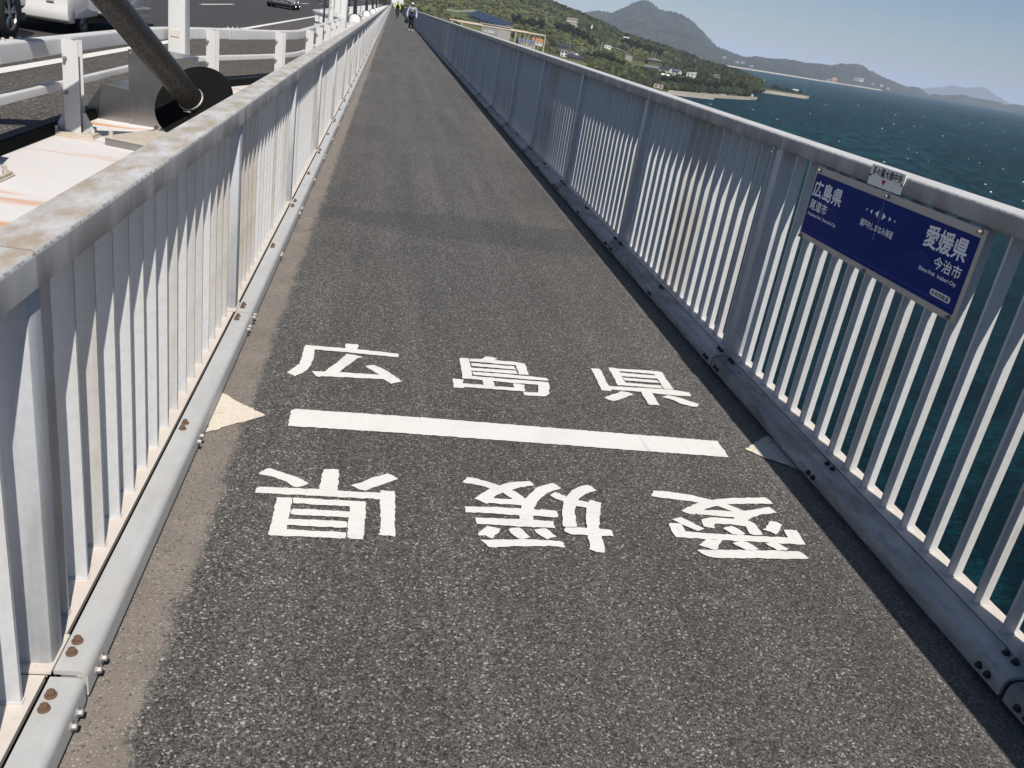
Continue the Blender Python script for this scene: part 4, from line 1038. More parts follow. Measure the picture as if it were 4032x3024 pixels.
# near island: coast, crest distance and crest height read along each bearing
crest = [(1400, -200), (1560, -190), (1800, -140), (2000, -60), (2168, 4), (2215, 27), (2287, 54), (2403, 104), (2453, 135), (2535, 160), (2607, 180), (2697, 212), (2765, 244), (2851, 265), (2923, 290), (2985, 318), (3006, 346)]
c_az = np.array([az_el(*p)[0] for p in crest]); c_el = np.array([az_el(*p)[1] for p in crest])
def ground_r(px, py): x, y = on_z(px, py, SEA + .5); return math.hypot(x, y)
coast = [(1000, 730), (1560, 735), (2200, 720), (2540, ground_r(2540, 356)), (2652, ground_r(2652, 369)), (2750, ground_r(2750, 378)), (2880, ground_r(2880, 386)), (2962, ground_r(2962, 391)), (2972, 1240.), (3006, 1330.)]
k_az = np.array([az_el(p, 300)[0] for p, _ in coast]); k_r = np.array([r for _, r in coast])
def r_crest(a): return np.interp(a, [c_az[0], az_el(2215, 0)[0], az_el(2700, 0)[0], az_el(3006, 300)[0]], [1650., 1500., 1480., 1420.])
def terrain(a, r):
    r0 = np.interp(a, k_az, k_r); r1 = r_crest(a); el = np.interp(a, c_az, c_el)
    H = EYE + r1 * np.tan(el) - SEA - 4.
    t = (r - r0) / np.maximum(r1 - r0, 60.)
    x, y = r * np.sin(a), r * np.cos(a)
    n = (fbm(x / 90., y / 90.) - .5) * 2
    up = 3.0 + (H - 3.0) * np.clip(t, 0, 1) ** 1.12 + n * 7. * np.clip(t * 3, 0, 1) * np.clip((1 - t) * 4, 0, 1) * np.clip(H / 40, .15, 1)
    back = 1 - np.clip((t - 1) * 1.5, 0, 1) ** 1.5
    h = np.where(t <= 1, up, np.maximum(H * back, 2.))
    edge = (fbm(x / 30. + 9, y / 30.) - .5) * 2
    return SEA + np.where(t < 0, -8., h)
A0, A1 = radians(-14), az_el(3006, 346)[0]
NA, NR = 300, 130
aa = np.linspace(A0, A1, NA); V = []
for a in aa:
    r0 = np.interp(a, k_az, k_r); rr = r0 + np.concatenate([[-.5, 0.], np.linspace(2., 1500., NR - 2)])
    z = terrain(np.full(NR, a), rr); V.append(np.stack([rr * np.sin(a), rr * np.cos(a), z], 1))
V = np.concatenate(V)
idx = np.arange(NA * NR).reshape(NA, NR)
F = np.stack([idx[:-1, :-1], idx[:-1, 1:], idx[1:, 1:], idx[1:, :-1]], -1).reshape(-1, 4)
def np_mesh(name, V, F, smooth=True):
    me = bpy.data.meshes.new(name); me.vertices.add(len(V)); me.vertices.foreach_set('co', np.asarray(V, np.float32).ravel())
    n, k = F.shape; me.loops.add(n * k); me.loops.foreach_set('vertex_index', F.astype(np.int32).ravel())
    me.polygons.add(n); me.polygons.foreach_set('loop_start', np.arange(0, n * k, k, dtype=np.int32)); me.polygons.foreach_set('loop_total', np.full(n, k, np.int32))
    me.update(calc_edges=True); me.validate()
    if smooth: me.polygons.foreach_set('use_smooth', [True] * len(me.polygons))
    return me
def grid_up(me):
    bm = bmesh.new(); bm.from_mesh(me); bmesh.ops.recalc_face_normals(bm, faces=bm.faces)
    if sum(f.normal.z for f in bm.faces) < 0: bmesh.ops.reverse_faces(bm, faces=bm.faces)
    bm.to_mesh(me); bm.free()
me = np_mesh('island_hillside', V, F); grid_up(me)
tag(link('island_hillside', me, 'ground'), kind='structure')
def T_at(px, py, rmin=700., rmax=1700.):
    # where the sight line of a photo pixel meets the hillside
    a, e = az_el(px, py); r = np.arange(rmin, rmax, 2.); z = terrain(np.full(len(r), a), r); s = EYE + r * math.tan(e)
    hit = np.where(z >= s)[0]
    rr = r[hit[0]] if len(hit) else rmax * .85
    zz = float(terrain(np.array([a]), np.array([rr]))[0])
    return Vector((rr * sin(a), rr * cos(a), zz)), a, rr

# ------------------------------------------------------------------ woods and orchards on the hillside
ico = bmesh.new(); bmesh.ops.create_icosphere(ico, subdivisions=2, radius=1)
IV = np.array([v.co[:] for v in ico.verts]); IF = np.array([[v.index for v in f.verts] for f in ico.faces]); ico.free()
variants = []
for k in range(8):
    d = 1 + (rs.rand(len(IV)) - .5) * .75
    q = IV * d[:, None]; q[:, 2] = np.where(q[:, 2] < -.3, -.3, q[:, 2]); variants.append(q)
def scatter(n, a0, a1, t0, t1, seed):
    g = np.random.RandomState(seed)
    a = g.uniform(a0, a1, n); r0 = np.interp(a, k_az, k_r); r1 = r_crest(a)
    r = np.sqrt(g.uniform((r0 + t0 * (r1 - r0)) ** 2, (r0 + t1 * (r1 - r0)) ** 2))
    return a, r, g
houses_xy = []
def make_woods(n):
    a, r, g = scatter(n, radians(-1.5), A1 - .0006, .012, 1.05, 11)
    z = terrain(a, r); x, y = r * np.sin(a), r * np.cos(a)
    zone = fbm(x / 140., y / 140. + 3); zone2 = fbm(x / 45. + 7, y / 45.); wood = np.clip((a - az_el(2560, 0)[0]) / .05, 0, 1)
    r0 = np.interp(a, k_az, k_r); t = (r - r0) / (r_crest(a) - r0)
    dark = np.clip((zone - .50) * 6, 0, 1) * .8; dark = np.maximum(dark, wood * .85); dark = np.maximum(dark, np.clip((t - .72) * 5, 0, 1) * .75)
    keep = (g.rand(n) < .48 + .52 * dark)
    for hx, hy, hr in houses_xy:      # leave yards open, also just in front of each building
        dx, dy = x - hx, y - hy; L = math.hypot(hx, hy); ux, uy = hx / L, hy / L
        al = dx * ux + dy * uy; ac = np.abs(dx * uy - dy * ux)
        keep &= ~((al < hr) & (al > -hr * 5 - 8) & (ac < hr))
    size = np.where(dark > .4, g.uniform(2.2, 4.6, n), g.uniform(1.2, 2.7, n)) * (.85 + .3 * zone2)
    VV, FF, CC = [], [], []; b = 0
    for i in np.where(keep)[0]:
        s = size[i]; th = g.rand() * 6.28; q = variants[g.randint(8)]
        c, sn = cos(th), sin(th); el = 1.0 + (.5 * dark[i]) * g.rand()
        P = np.stack([(q[:, 0] * c - q[:, 1] * sn) * s + x[i], (q[:, 0] * sn + q[:, 1] * c) * s + y[i], (q[:, 2] * el + .32) * s + z[i]], 1)
        base = np.array([.018, .028, .012]) * dark[i] + np.array([.084, .090, .036]) * (1 - dark[i])
        base = base * g.uniform(.35, 1.75) + np.array([.03, .02, .0]) * (g.rand() < .16) * g.rand()
        VV.append(P); FF.append(IF + b); CC.append(np.tile(np.append(base, 1.), (len(IF), 1))); b += len(IV)
    V_, F_, C_ = np.concatenate(VV), np.concatenate(FF), np.concatenate(CC)
    me = np_mesh('hillside_woods', V_, F_, smooth=False)
    at = me.attributes.new('leafcol', 'FLOAT_COLOR', 'FACE'); at.data.foreach_set('color', C_.astype(np.float32).ravel())
    tag(link('hillside_woods', me, 'leaf'), 'dense green woods and orchard bushes covering the island hillside', 'woods', kind='stuff')

# ------------------------------------------------------------------ houses and other things on the island
ROOFS = dict(grey=plain('grey_tile_roof', (.16, .165, .175), .6, 0, .2, .8), dark=plain('dark_tile_roof', (.045, .045, .055), .5, 0, .2, .8), brown=plain('brown_roof', (.17, .13, .10), .7, 0, .2, .8), blue=plain('slate_blue_roof', (.10, .13, .22), .5, 0, .2, .8), white=plain('white_roof', (.74, .74, .74), .6, 0, .05, .8), rust=plain('orange_roof', (.45, .17, .07), .7, 0, .2, .8), green=plain('green_roof', (.36, .48, .38), .7, 0, .1, .8))
WALLS = dict(white=plain('white_wall', (.72, .71, .68), .8, 0, .05, .5), beige=plain('beige_wall', (.46, .40, .32), .85, 0, .1, .5), wood=plain('timber_wall', (.14, .10, .07), .85, 0, .2, .5), grey=plain('grey_wall', (.36, .36, .36), .85, 0, .1, .5))
WINM = NM('house_window').set((.02, .024, .03), .15, 0, .6)
def house(name, label, px, py, w, d, h, rz, wall='white', roof='grey', kind='gable', rh=1.8, cat='house', storeys=1, eave=.5, rmin=700.):
    P, a, r = T_at(px, py, rmin=rmin); houses_xy.append((P.x, P.y, max(w, d) * .72 + 2))
    T = thing(name, label, cat, P - Vector((0, 0, .4)), -a + radians(rz))
    hw, hd = w / 2, d / 2
    MB().box(-hw, hw, -hd, hd, -2.5, h + .4).build('wall', WALLS[wall], T)
    H_ = h + .4; e = eave
    b = MB()
    if kind == 'gable':
        b.prism([(-hd - e, H_ - .15), (0, H_ + rh), (hd + e, H_ - .15), (hd + e, H_ + .05), (0, H_ + rh + .28), (-hd - e, H_ + .05)], -hw - e, hw + e, 'yz')
        g = MB().prism([(-hd, H_), (hd, H_), (0, H_ + rh)], -hw + .01, hw - .01, 'yz').build('gable', WALLS[wall], T)
    elif kind == 'hip':
        b.quadbox([(-hw - e, -hd - e, H_), (hw + e, -hd - e, H_), (hw + e, hd + e, H_), (-hw - e, hd + e, H_), (-hw * .45, -.15, H_ + rh), (hw * .45, -.15, H_ + rh), (hw * .45, .15, H_ + rh), (-hw * .45, .15, H_ + rh)])
        b.box(-hw - e, hw + e, -hd - e, hd + e, H_ - .18, H_ - .003)
    elif kind == 'flat': b.box(-hw - e, hw + e, -hd - e, hd + e, H_, H_ + .35)
    elif kind == 'shed': b.quadbox([(-hw - e, -hd - e, H_), (hw + e, -hd - e, H_), (hw + e, hd + e, H_), (-hw - e, hd + e, H_), (-hw - e, -hd - e, H_ + .25), (hw + e, -hd - e, H_ + rh), (hw + e, hd + e, H_ + rh), (-hw - e, hd + e, H_ + .25)])
    ro = b.build('roof', ROOFS[roof], T)
    n = max(1, int(w / 3.2))
    for s_ in range(storeys):
        for k in range(n):
            x = -hw + (k + .5) * w / n; z = .4 + (s_ + .48) * h / storeys
            f = MB().box(x - .85, x + .85, -hd - .05, -hd - .005, z - .62, z + .62).build('window', WINM, T)
            MB().box(x - .95, x + .95, -hd - .09, -hd - .052, z - .72, z - .63).build('sill', 'concrete', f)
        MB().box(hw + .005, hw + .05, -.8, .8, .4 + (s_ + .3) * h / storeys, .4 + (s_ + .75) * h / storeys).build('window', WINM, T)
    if kind == 'gable' and roof != 'white': MB().box(-hw - e, hw + e, -.18, .18, H_ + rh + .22, H_ + rh + .42).build('ridge_cap', ROOFS[roof], ro)
    return T
house('hillside_house', 'house with black tiled roof and white gable with a round dark window', 2258, 228, 9, 7, 3.4, -55, 'white', 'grey', 'gable', 2.2)
house('hillside_house', 'wide low house with black roofs below the round-windowed gable', 2262, 238, 16, 7, 2.6, 8, 'wood', 'dark', 'gable', 2.0)
house('hillside_house', 'white-walled house with a grey hipped roof beside the black-roofed farmhouse', 2217, 222, 7, 7, 4.8, 10, 'white', 'grey', 'hip', 1.5, storeys=2)
house('hillside_house', 'large farmhouse with a black gabled roof above the grey hipped house', 2222, 199, 15, 9, 3.6, -10, 'wood', 'dark', 'gable', 3.0)
house('hillside_house', 'long house with a flat brown roof on the slope by the earth cutting', 2519, 244, 17, 7, 2.8, 6, 'wood', 'brown', 'flat')
house('hillside_house', 'traditional house with two stacked grey roofs in the hamlet', 2575, 254, 17, 8, 4.6, 8, 'wood', 'grey', 'hip', 2.2, storeys=2, eave=1.2)
house('hillside_house', 'small grey hipped house behind the traditional two-tier house', 2610, 250, 10, 7, 3.2, 12, 'grey', 'grey', 'hip', 1.8)
house('hillside_house', 'low house with a broad grey roof and white wall at the front of the hamlet', 2563, 276, 15, 8, 2.8, 4, 'white', 'grey', 'gable', 1.8, eave=1.)
house('hillside_house', 'dark roofed house with a white gable end towards the sea', 2620, 283, 13, 7, 3.0, -28, 'white', 'dark', 'gable', 2.4)
house('hillside_house', 'white two-storey house with a slate blue roof', 2662, 297, 9, 7, 4.4, -30, 'white', 'blue', 'gable', 2.0, storeys=2)
house('modern_house', 'tall white modern cube house with a slanting roof', 2719, 309, 9, 8, 5.6, -18, 'white', 'white', 'shed', 1.6, storeys=2, eave=.1)
house('hillside_house', 'white house with two stacked grey hipped roofs above the stone terraces', 2818, 315, 7.5, 7.5, 5.0, 5, 'white', 'grey', 'hip', 1.6, storeys=2, eave=.8)
house('shed', 'beige boathouse with a dark opening by the coast road', 2590, 346, 9, 6, 3.2, 5, 'beige', 'grey', 'flat', cat='shed', eave=.2)
house('greenhouse', 'pale glazed greenhouse on the slope below the white gabled house', 2618, 305, 9, 5, 2.2, -10, 'grey', 'white', 'gable', 1.2, cat='greenhouse', eave=.1)
house('white_hut', 'small white hut alone in the orchards', 2391, 190, 8.5, 5, 3.2, 6, 'white', 'white', 'flat', cat='hut', eave=.2)
house('gallery_building', 'white framed two-storey gallery high on the hillside', 2249, 95, 16, 8, 7.5, 8, 'beige', 'white', 'flat', cat='building', storeys=2, eave=.6)
house('hillside_house', 'orange roofed house glimpsed behind the service platform rails', 2112, 176, 11, 8, 3.6, 10, 'white', 'rust', 'gable', 2.2)
house('hillside_house', 'grey-blue roofed shed behind the service platform rails', 2068, 182, 16, 9, 4.0, 10, 'grey', 'blue', 'gable', 2.2)
def small(name, label, cat, px, py, fn, rz=0., clear=4., rmin=700.):
    P, a, r = T_at(px, py, rmin=rmin); houses_xy.append((P.x, P.y, clear)); T = thing(name, label, cat, P, -a + radians(rz)); fn(T); return T
def tent(T):
    for k in range(3):
        b = MB(); x = k * 3.4 - 3.4
        b.quadbox([(x - 1.7, -2.5, 2.6), (x + 1.7, -2.5, 2.6), (x + 1.7, 2.5, 2.6), (x - 1.7, 2.5, 2.6), (x - .1, -.1, 4.6), (x + .1, -.1, 4.6), (x + .1, .1, 4.6), (x - .1, .1, 4.6)])
        b.build('canopy', 'white', T)
        for sx in (-1.65, 1.65):
            for sy in (-2.4, 2.4): MB().tube((x + sx, sy, -1), (x + sx, sy, 2.6), .08, n=6).build('pole', 'white', T)
small('tent_pavilion', 'row of pointed white tent canopies on the crest of the hill', 'tent', 2467, 143, tent, clear=14)
def slab(T): MB().quadbox([(-1.1, -.8, -1), (1.1, -.8, -1), (1.1, .8, -1), (-1.1, .8, -1), (-.8, -.6, 6.), (1.1, -.6, 6.8), (1.1, .6, 6.8), (-.8, .6, 6.)]).build('slab', 'white', T); MB().box(-2.2, 2.2, -1.6, 1.6, -1, .6).build('plinth', 'white', T)
small('monument', 'upright white stone monument on a plinth beside the hillside path', 'monument', 2328, 118, slab, clear=9)
def strip(name, label, cat, pts, h, th, mat, kind=None, top=0.):
    P = [T_at(*p)[0] for p in pts]; b = MB()
    for A_, B_ in zip(P, P[1:]):
        d = Vector((B_.x - A_.x, B_.y - A_.y, 0)).normalized(); n = Vector((-d.y, d.x, 0)) * th / 2
        b.quadbox([A_ - n - Vector((0, 0, 2)), A_ + n - Vector((0, 0, 2)), B_ + n - Vector((0, 0, 2)), B_ - n - Vector((0, 0, 2)), A_ - n + Vector((0, 0, h)), A_ + n + Vector((0, 0, h)), B_ + n + Vector((0, 0, h)), B_ - n + Vector((0, 0, h))])
    for A_ in P: houses_xy.append((A_.x, A_.y, 5))
    for A_, B_ in zip(P, P[1:]):
        L = (B_ - A_).length
        for k in range(1, int(L / 6)): q = A_.lerp(B_, k * 6 / L); houses_xy.append((q.x, q.y, 5))
    return tag(b.build(name, mat), label, cat, kind=kind)
strip('retaining_wall', 'long pale roadside wall on the upper hillside below the gallery', 'wall', [(2203, 98), (2240, 103), (2278, 109)], 1.5, 1.2, 'concrete')
strip('retaining_wall', 'pale path wall running from the monument to the tents', 'wall', [(2337, 119), (2365, 124), (2402, 130)], 1.4, 1.2, 'concrete')
strip('retaining_wall', 'white road parapet crossing the slope above the solar roof', 'wall', [(1760, 40), (1800, 48), (1832, 45), (1870, 44)], 1.2, 1.2, 'concrete')
strip('retaining_wall', 'stepped stone terrace walls above the shore trees', 'wall', [(2752, 306), (2775, 316), (2808, 329)], 2.6, 5., 'stone')
strip('retaining_wall', 'pale earth bank beside the flat brown roofed house', 'wall', [(2464, 236), (2485, 243)], 5.5, 7., 'stone')
strip('retaining_wall', 'pale lane edge descending through the orchards', 'wall', [(2407, 187), (2440, 196), (2470, 210)], .9, 1.2, 'concrete')
# solar roof: a long canopy on posts carrying rows of panels
PVM = NM('solar_panel').set((.035, .045, .085), .18, .2, .6)
def solar(T, L, W_, rows, cols, tilt):
    fr = MB()
    for i in range(cols):
        for j in range(rows):
            x0, x1 = -L / 2 + i * L / cols, -L / 2 + (i + 1) * L / cols - .25; y0, y1 = -W_ / 2 + j * W_ / rows, -W_ / 2 + (j + 1) * W_ / rows - .25
            za, zb = 4 + (y0 + W_ / 2) * tilt, 4 + (y1 + W_ / 2) * tilt; d0, d1 = -x0 * .10, -x1 * .10
            MB().quadbox([(x0, y0, za + d0), (x1, y0, za + d1), (x1, y1, zb + d1), (x0, y1, zb + d0), (x0, y0, za + d0 + .15), (x1, y0, za + d1 + .15), (x1, y1, zb + d1 + .15), (x0, y1, zb + d0 + .15)]).build('panel', PVM, T)
    for i in range(cols + 1):
        x = -L / 2 + i * L / cols
        for y in (-W_ / 2 + .4, 0, W_ / 2 - .4): MB().tube((x, y, -9), (x, y, 4 + (y + W_ / 2) * tilt - x * .10), .14, n=6).build('post', 'white', T)
P, a_, r_ = T_at(1925, 98); houses_xy.append((P.x, P.y, 30))
T = thing('solar_canopy', 'long tilted roof of blue solar panels on white posts', 'solar array', P - Vector((0, 0, 0)), -a_ + radians(-56)); solar(T, 74, 17, 3, 14, .30)
# utility poles
pole = thing('utility_pole', 'slender grey utility pole with crossarms among the hillside trees', 'pole', (0, 0, 0), group='utility poles on the hillside')
MB().tube((0, 0, -1), (0, 0, 11), .17, .12, 8).build('shaft', 'concrete', pole); MB().box(-1.1, 1.1, -.08, .08, 10.0, 10.2).build('crossarm', 'concrete', pole); MB().box(-.8, .8, -.08, .08, 9.0, 9.2).build('crossarm', 'concrete', pole)
first = True
for px, py in ((1826, 62), (1847, 50), (1908, 55), (1965, 60), (2025, 68), (2052, 76), (2150, 80), (2239, 208), (2240, 196), (2328, 222), (2433, 188), (2479, 230), (2283, 212), (2286, 236), (2362, 210), (2577, 235), (2657, 258), (2730, 268), (2733, 300), (2826, 346), (2854, 346), (2935, 345), (2960, 348), (2982, 348), (2365, 202), (2135, 75), (2100, 73)):
    P, a, r = T_at(px, py)
    if first: pole.location = P; pole.rotation_euler = (0, 0, -a + .3); first = False
    else: dup(pole, P, -a + rnd.uniform(-.8, .8))
# seawall, breakwater, headland
def px_wall(name, label, pts, h, th, mat, zb=-3.):
    P = [Vector((*on_z(px, py, SEA), SEA)) for px, py in pts]; b = MB()
    for A_, B_ in zip(P, P[1:]):
        v = Vector((A_.x, A_.y, 0)).normalized() * th; v2 = Vector((B_.x, B_.y, 0)).normalized() * th
        b.quadbox([A_ + Vector((0, 0, zb)), A_ + v + Vector((0, 0, zb)), B_ + v2 + Vector((0, 0, zb)), B_ + Vector((0, 0, zb)), A_ + v * .12 + Vector((0, 0, h)), A_ + v + Vector((0, 0, h)), B_ + v2 + Vector((0, 0, h)), B_ + v2 * .12 + Vector((0, 0, h))])
    T = tag(b.build(name, mat), label, 'sea wall'); return T
px_wall('sea_wall', 'pale stone sea wall along the island shore below the trees', [(2440, 334), (2540, 354), (2600, 364), (2652, 371), (2700, 376), (2750, 380), (2800, 384), (2850, 388), (2900, 391), (2950, 394), (2980, 393)], 3.0, 9., 'stone')
px_wall('breakwater', 'low stone breakwater lying off the sea wall', [(2600, 366), (2652, 374), (2700, 381), (2750, 386), (2810, 393)], 1.5, 6., 'stone')
px_wall('sea_wall', 'sea wall at the back of the small bay', [(2940, 366), (2972, 366), (3005, 364)], 3.6, 10., 'stone')
px_wall('headland_wall', 'pale sloping revetment of the low headland', [(2996, 365), (3040, 370), (3085, 377), (3130, 383), (3172, 389), (3184, 389)], 4.2, 12., 'stone')
def land(name, pts, top, mat):
    b = MB(); P = [Vector((*on_z(px, py, SEA), SEA)) for px, py in pts]; n = len(P)
    b.v += [tuple(p + Vector((0, 0, -3))) for p in P] + [tuple(p + Vector((0, 0, top))) for p in P]
    b.f += [(i, (i + 1) % n, n + (i + 1) % n, n + i) for i in range(n)] + [tuple(range(n, 2 * n))]
    return tag(b.build(name, mat), kind='structure')
land('headland', [(2985, 360), (3040, 367), (3130, 381), (3178, 388), (3165, 382), (3100, 371), (3040, 362), (2985, 354)], 4.2, 'ground')
land('coast_road', [(2560, 352), (2700, 372), (2850, 384), (2965, 389), (2962, 381), (2850, 376), (2700, 364), (2560, 345)], 3.3, 'concrete')
P = Vector((*on_z(3129, 372, SEA), SEA + 4.1)); T = thing('shed', 'pale green roofed shed among the bushes on the headland', 'shed', P, -.35)
MB().box(-5, 5, -2.5, 2.5, 0, 2.6).build('wall', WALLS['beige'], T); MB().prism([(-3, 2.5), (0, 4.6), (3, 2.5)], -5.3, 5.3, 'yz').build('roof', ROOFS['green'], T)
# parked white vans on the coast road
for px, py in ((2878, 351), (2897, 352)):
    P = Vector((*on_z(px, py + 31, SEA), SEA + 3.32)); T = thing('parked_van', 'white van parked on the coast road above the sea wall', 'van', P, .5, 'vans on the coast road')
    MB().quadbox([(-2.3, -.85, .35), (2.3, -.85, .35), (2.3, .85, .35), (-2.3, .85, .35), (-1.9, -.8, 1.9), (2.2, -.8, 1.9), (2.2, .8, 1.9), (-1.9, .8, 1.9)]).build('body', WHITEP, T, bevel=.1); MB().box(-1.5, 1.8, -.87, .87, 1.15, 1.65).build('windows', GLASS, T)
    for x in (-1.4, 1.4): MB().lathe([(.33, -.9), (.33, .9)], (x, 0, .33), (0, 1, 0), 12).build('wheel', TYRE, T)

# individual trees that stand out: shore trees, headland trees, crest trees
def tree_proto(name, label, group, mat, seed, h):
    g = random.Random(seed); T = thing(name, label, 'tree', (0, 0, -500), group=group)
    b = MB(); b.tube((0, 0, -1.), (.1 * h * .2, 0, h * .55), .05 * h, .025 * h, 7)
    for k in range(4): a = k * 1.7; b.tube((.02 * h, 0, h * (.32 + .05 * k)), (cos(a) * h * .22, sin(a) * h * .22, h * (.55 + .06 * k)), .018 * h, .008 * h, 5)
    b.build('trunk', 'bark', T)
    # crown: many small leaf-cluster faces spread through several lumps
    c = MB()
    for k in range(9):
        a = g.uniform(0, 6.28); rr = g.uniform(.02, .30) * h; zc = g.uniform(.42, .86) * h; R_ = g.uniform(.14, .24) * h; cx, cy = rr * cos(a), rr * sin(a)
        for j in range(60):
            u = Vector((g.gauss(0, 1), g.gauss(0, 1), g.gauss(0, 1))).normalized(); p = Vector((cx, cy, zc)) + u * R_ * g.uniform(.6, 1.08); s_ = h * g.uniform(.030, .062)
            t1 = (u + Vector((g.uniform(-.8, .8), g.uniform(-.8, .8), g.uniform(-.8, .8)))).normalized(); e1 = t1.orthogonal().normalized(); e2 = t1.cross(e1); n = len(c.v)
            c.v += [tuple(p + e1 * s_), tuple(p + e2 * s_ * .8), tuple(p - e1 * s_), tuple(p - e2 * s_ * .8)]; c.f.append((n, n + 1, n + 2, n + 3))
    me = bpy.data.meshes.new('crown'); me.from_pydata(c.v, [], c.f); link('crown', me, mat, T)
    return T
protos = [tree_proto('windbreak_tree', 'very dark windbreak tree among the paler orchards', 'windbreak trees in the orchards', 'leafdark', 6, 8.5), tree_proto('shore_tree', 'dark leafy tree in the belt above the sea wall', 'trees above the sea wall', 'leafdark', 1, 9.), tree_proto('headland_bush', 'rounded dark bush on the low headland', 'bushes on the headland', 'leafdark', 2, 7.), tree_proto('crest_tree', 'tree standing out on the crest of the island hill', 'trees on the hill crest', 'leafdark', 3, 10.), tree_proto('point_tree', 'olive green tree on the wooded point', 'trees on the wooded point', 'leafolive', 4, 11.)]
used = [False] * 5
def plant(k, P, s):
    if not used[k]: o = protos[k]; used[k] = True; o.location = P; o.rotation_euler = (0, 0, rnd.uniform(0, 6))
    else: o = dup(protos[k], P, rnd.uniform(0, 6))
    o.scale = (s, s, s * rnd.uniform(.85, 1.15))
for i in range(44):
    px = 2612 + i * 7.4 + rnd.uniform(-4, 4); py = np.interp(px, [2600, 2750, 2880, 2950], [347, 358, 370, 376]) - rnd.uniform(0, 14)
    P, a, r = T_at(px, py); plant(1, P, rnd.uniform(.75, 1.25))
for i in range(20):
    px = 3036 + i * 6.1 + rnd.uniform(-2, 2); t = (px - 3036) / 118
    P = Vector((*on_z(px, 364.5 + 17 * t + rnd.uniform(-1.5, 1), SEA), SEA + 4)); plant(2, P, rnd.uniform(.55, 1.1) * (1.25 if i < 4 else .85))
for i in range(34):
    px = 2200 + i * 24 + rnd.uniform(-9, 9); a = az_el(px, 100)[0]; r = float(r_crest(a)) - rnd.uniform(0, 60); z = float(terrain(np.array([a]), np.array([r]))[0])
    plant(3, Vector((r * sin(a), r * cos(a), z)), rnd.uniform(.6, 1.0))
for i in range(40):
    px = rnd.uniform(2830, 2998); py = rnd.uniform(np.interp(px, [2830, 3000], [285, 335]), 352)
    P, a, r = T_at(px, py); plant(4, P, rnd.uniform(.8, 1.3))
for line, n in (((2190, 120), (2235, 134), (2290, 158), (2345, 192)), 26), (((2430, 172), (2480, 186), (2540, 205), (2600, 222)), 26), (((2020, 95), (2080, 108), (2140, 118)), 14), (((2310, 232), (2380, 250), (2450, 268)), 16):
    for i in range(n):
        t = i / (n - 1) * (len(line) - 1); k = min(int(t), len(line) - 2); u = t - k
        P, a, r = T_at(line[k][0] + (line[k + 1][0] - line[k][0]) * u + rnd.uniform(-5, 5), line[k][1] + (line[k + 1][1] - line[k][1]) * u + rnd.uniform(-5, 5)); plant(0, P, rnd.uniform(.7, 1.3))
make_woods(23000)

# ------------------------------------------------------------------ far islands
def ridge(name, sil, rpts, seed, depth=1800., rough=1.):
    px = np.array([p[0] for p in sil], float); az = np.array([az_el(*p)[0] for p in sil]); el = np.array([az_el(*p)[1] for p in sil])
    ra = np.array([az_el(p, 300)[0] for p, _ in rpts]); rv = np.array([r for _, r in rpts])
    N, Mr = 420, 26; a = np.linspace(az[0], az[-1], N); e = np.interp(a, az, el); r0 = np.interp(a, ra, rv)
    H = np.maximum(EYE + (r0 + depth) * np.tan(e) - SEA, 1.)
    V_ = []
    for k in range(Mr):
        t = k / (Mr - 1); r = r0 - 60 + depth * 1.7 * t; tt = np.clip((r - r0) / depth, 0, 2)
        prof = np.where(tt <= 1, tt ** .85, 1 - (tt - 1) * 1.2); x, y = r * np.sin(a), r * np.cos(a)
        n = (fbm(x / 260. + seed, y / 260., 5) - .5) * 2 * rough
        z = SEA + H * np.clip(prof, 0, 1) * (1 + .30 * n * np.sin(np.clip(tt, 0, 1) * pi)) + n * H * .03 * (tt > .9)
        z = z + np.random.RandomState(seed + k).uniform(-1, 1, N) * np.minimum(H * .05, 7.) * (tt > .05)
        z = np.where(tt <= .0, SEA - 4, np.where(prof <= 0, SEA - 4, z))
        V_.append(np.stack([x, y, z], 1))
    V_ = np.concatenate(V_); idx = np.arange(N * Mr).reshape(Mr, N)
    F_ = np.stack([idx[:-1, :-1], idx[:-1, 1:], idx[1:, 1:], idx[1:, :-1]], -1).reshape(-1, 4)
    if name == 'mountain_island':
        q = MB(); js = [j for j in range(N) if az_el(2840, 240)[0] < a[j] < az_el(3480, 330)[0]]
        for j0, j1 in zip(js, js[1:]):
            c0, c1 = [Vector((sin(a[j]), cos(a[j]), 0)) for j in (j0, j1)]; b0, b1 = c0 * (r0[j0] - 30), c1 * (r0[j1] - 30)
            q.v += [tuple(b0 + Vector((0, 0, SEA - 1))), tuple(b1 + Vector((0, 0, SEA - 1))), tuple(b1 + c1 * 30 + Vector((0, 0, SEA + 7))), tuple(b0 + c0 * 30 + Vector((0, 0, SEA + 7)))]; n_ = len(q.v); q.f.append((n_ - 4, n_ - 3, n_ - 2, n_ - 1))
        tag(q.build('far_shore', 'stone'), kind='structure')
    me = np_mesh(name, V_, F_); grid_up(me)
    return tag(link(name, me, 'farhill'), kind='structure')
M1 = [(2130, 40), (2230, 60), (2290, 52), (2349, 41), (2417, 45), (2453, 25), (2489, 9), (2512, 1), (2535, -3), (2556, 2), (2575, 14), (2598, 34), (2652, 45), (2711, 72), (2765, 118), (2795, 152), (2824, 181), (2878, 203), (2932, 222), (2982, 220), (3036, 231), (3091, 231), (3130, 236), (3168, 246), (3230, 252), (3285, 255), (3303, 250), (3350, 250), (3394, 253), (3416, 271), (3461, 294), (3520, 321), (3575, 341), (3611, 341), (3640, 358), (3656, 371)]
ridge('mountain_island', M1, [(2130, 5200), (2846, 5400), (3226, 6300), (3516, 7600), (3656, 9000)], 3, 1500.)
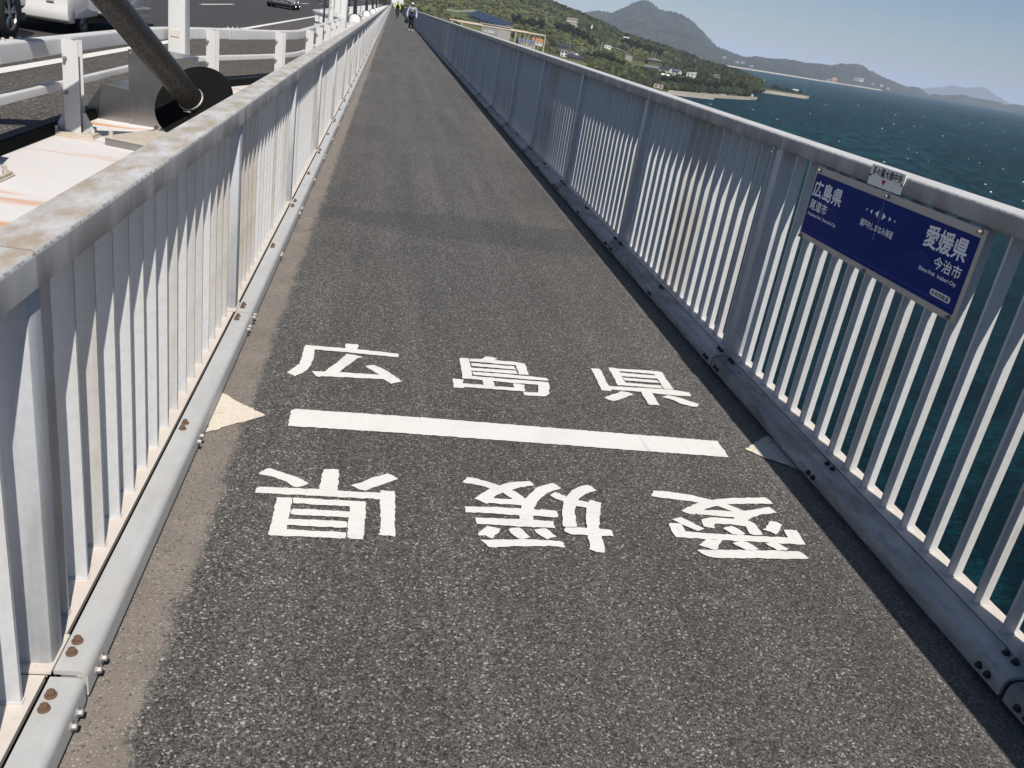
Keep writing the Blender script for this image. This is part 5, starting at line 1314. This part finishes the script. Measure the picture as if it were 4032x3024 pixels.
ridge('low_island', [(3660, 372), (3679, 371), (3710, 375), (3750, 374), (3796, 373), (3828, 384), (3873, 390), (3936, 402), (3963, 414), (3990, 409), (4032, 416), (4120, 428), (4250, 452)], [(3600, 9500), (4250, 10500)], 8, 700.)
ridge('hazy_island', [(3600, 358), (3624, 348), (3701, 344), (3755, 335), (3801, 346), (3850, 343), (3882, 346), (3918, 371), (3954, 393), (3985, 412)], [(3600, 22000), (4000, 22000)], 5, 2500.)
def far_building(label, px, py, w, d, h, wall, r, kind='flat', name='seaside_building'):
    a, e = az_el(px, py); P = Vector((r * sin(a), r * cos(a), EYE + r * math.tan(e)))
    T = thing(name, label, 'building', P, -a)
    MB().box(-w / 2, w / 2, 0, d, -4, h).build('wall', wall, T)
    if kind == 'dome': MB().prism([(-w / 2 * cos(pi * i / 10), h + w * .28 * sin(pi * i / 10)) for i in range(11)], 0, d).build('roof', wall, T)
    else: MB().box(-w / 2 - 1, w / 2 + 1, -1, d + 1, h, h + 2).build('roof', WALLS['white'], T)
    n = max(2, int(w / 12))
    for k in range(n): x = -w / 2 + (k + .5) * w / n; MB().box(x - w / n * .28, x + w / n * .28, -.6, -.05, h * .35, h * .7).build('window', WINM, T)
TAN = plain('tan_shed', (.62, .38, .26), .8, 0, .1, .02)
far_building('tan barrel-roofed shipyard hall on the far shore', 3284, 319, 36, 30, 12, TAN, 6350, 'dome')
far_building('small grey annex beside the tan hall on the far shore', 3262, 317, 20, 20, 8, WALLS['grey'], 6330)
far_building('grey factory block next to the white halls on the far shore', 3371, 315, 36, 30, 14, WALLS['grey'], 6600)
far_building('bright white factory hall on the far shore', 3391, 319, 32, 30, 16, WALLS['white'], 6650)
far_building('low white shed right of the factory halls across the water', 3437, 333, 18, 20, 6, WALLS['beige'], 7000)
far_building('white house block on the far shore beyond the sheds', 3471, 339, 18, 20, 9, WALLS['white'], 7200)
far_building('last white building before the tip of the mountain island', 3497, 350, 18, 20, 8, WALLS['white'], 7400)
for k, (px, py) in enumerate(((2852, 228), (2903, 246), (2925, 248), (2960, 262))): far_building(['white building at the foot of the mountain behind the wooded point', 'first of a pair of small white coastal houses under the mountain', 'second of a pair of small white coastal houses under the mountain', 'lone white coastal house on the shore under the mountain'][k], px, py, 22, 8, 5, WALLS['grey'], 5560)

# ------------------------------------------------------------------ haze
HZ = NM('haze_air'); HZ.t.nodes.remove(HZ.b)
pv = HZ.n('VolumePrincipled'); pv.inputs['Color'].default_value = (.66, .77, 1.0, 1); pv.inputs['Density'].default_value = 5.4e-5; pv.inputs['Anisotropy'].default_value = -0.2
HZ.l(pv.outputs[0], HZ.out.inputs['Volume'])
o = MB().box(-60000, 60000, -60000, 60000, SEA - 5, 520.).build('haze', HZ.m); tag(o, 'thin pale sea haze filling the air', 'haze', kind='stuff')
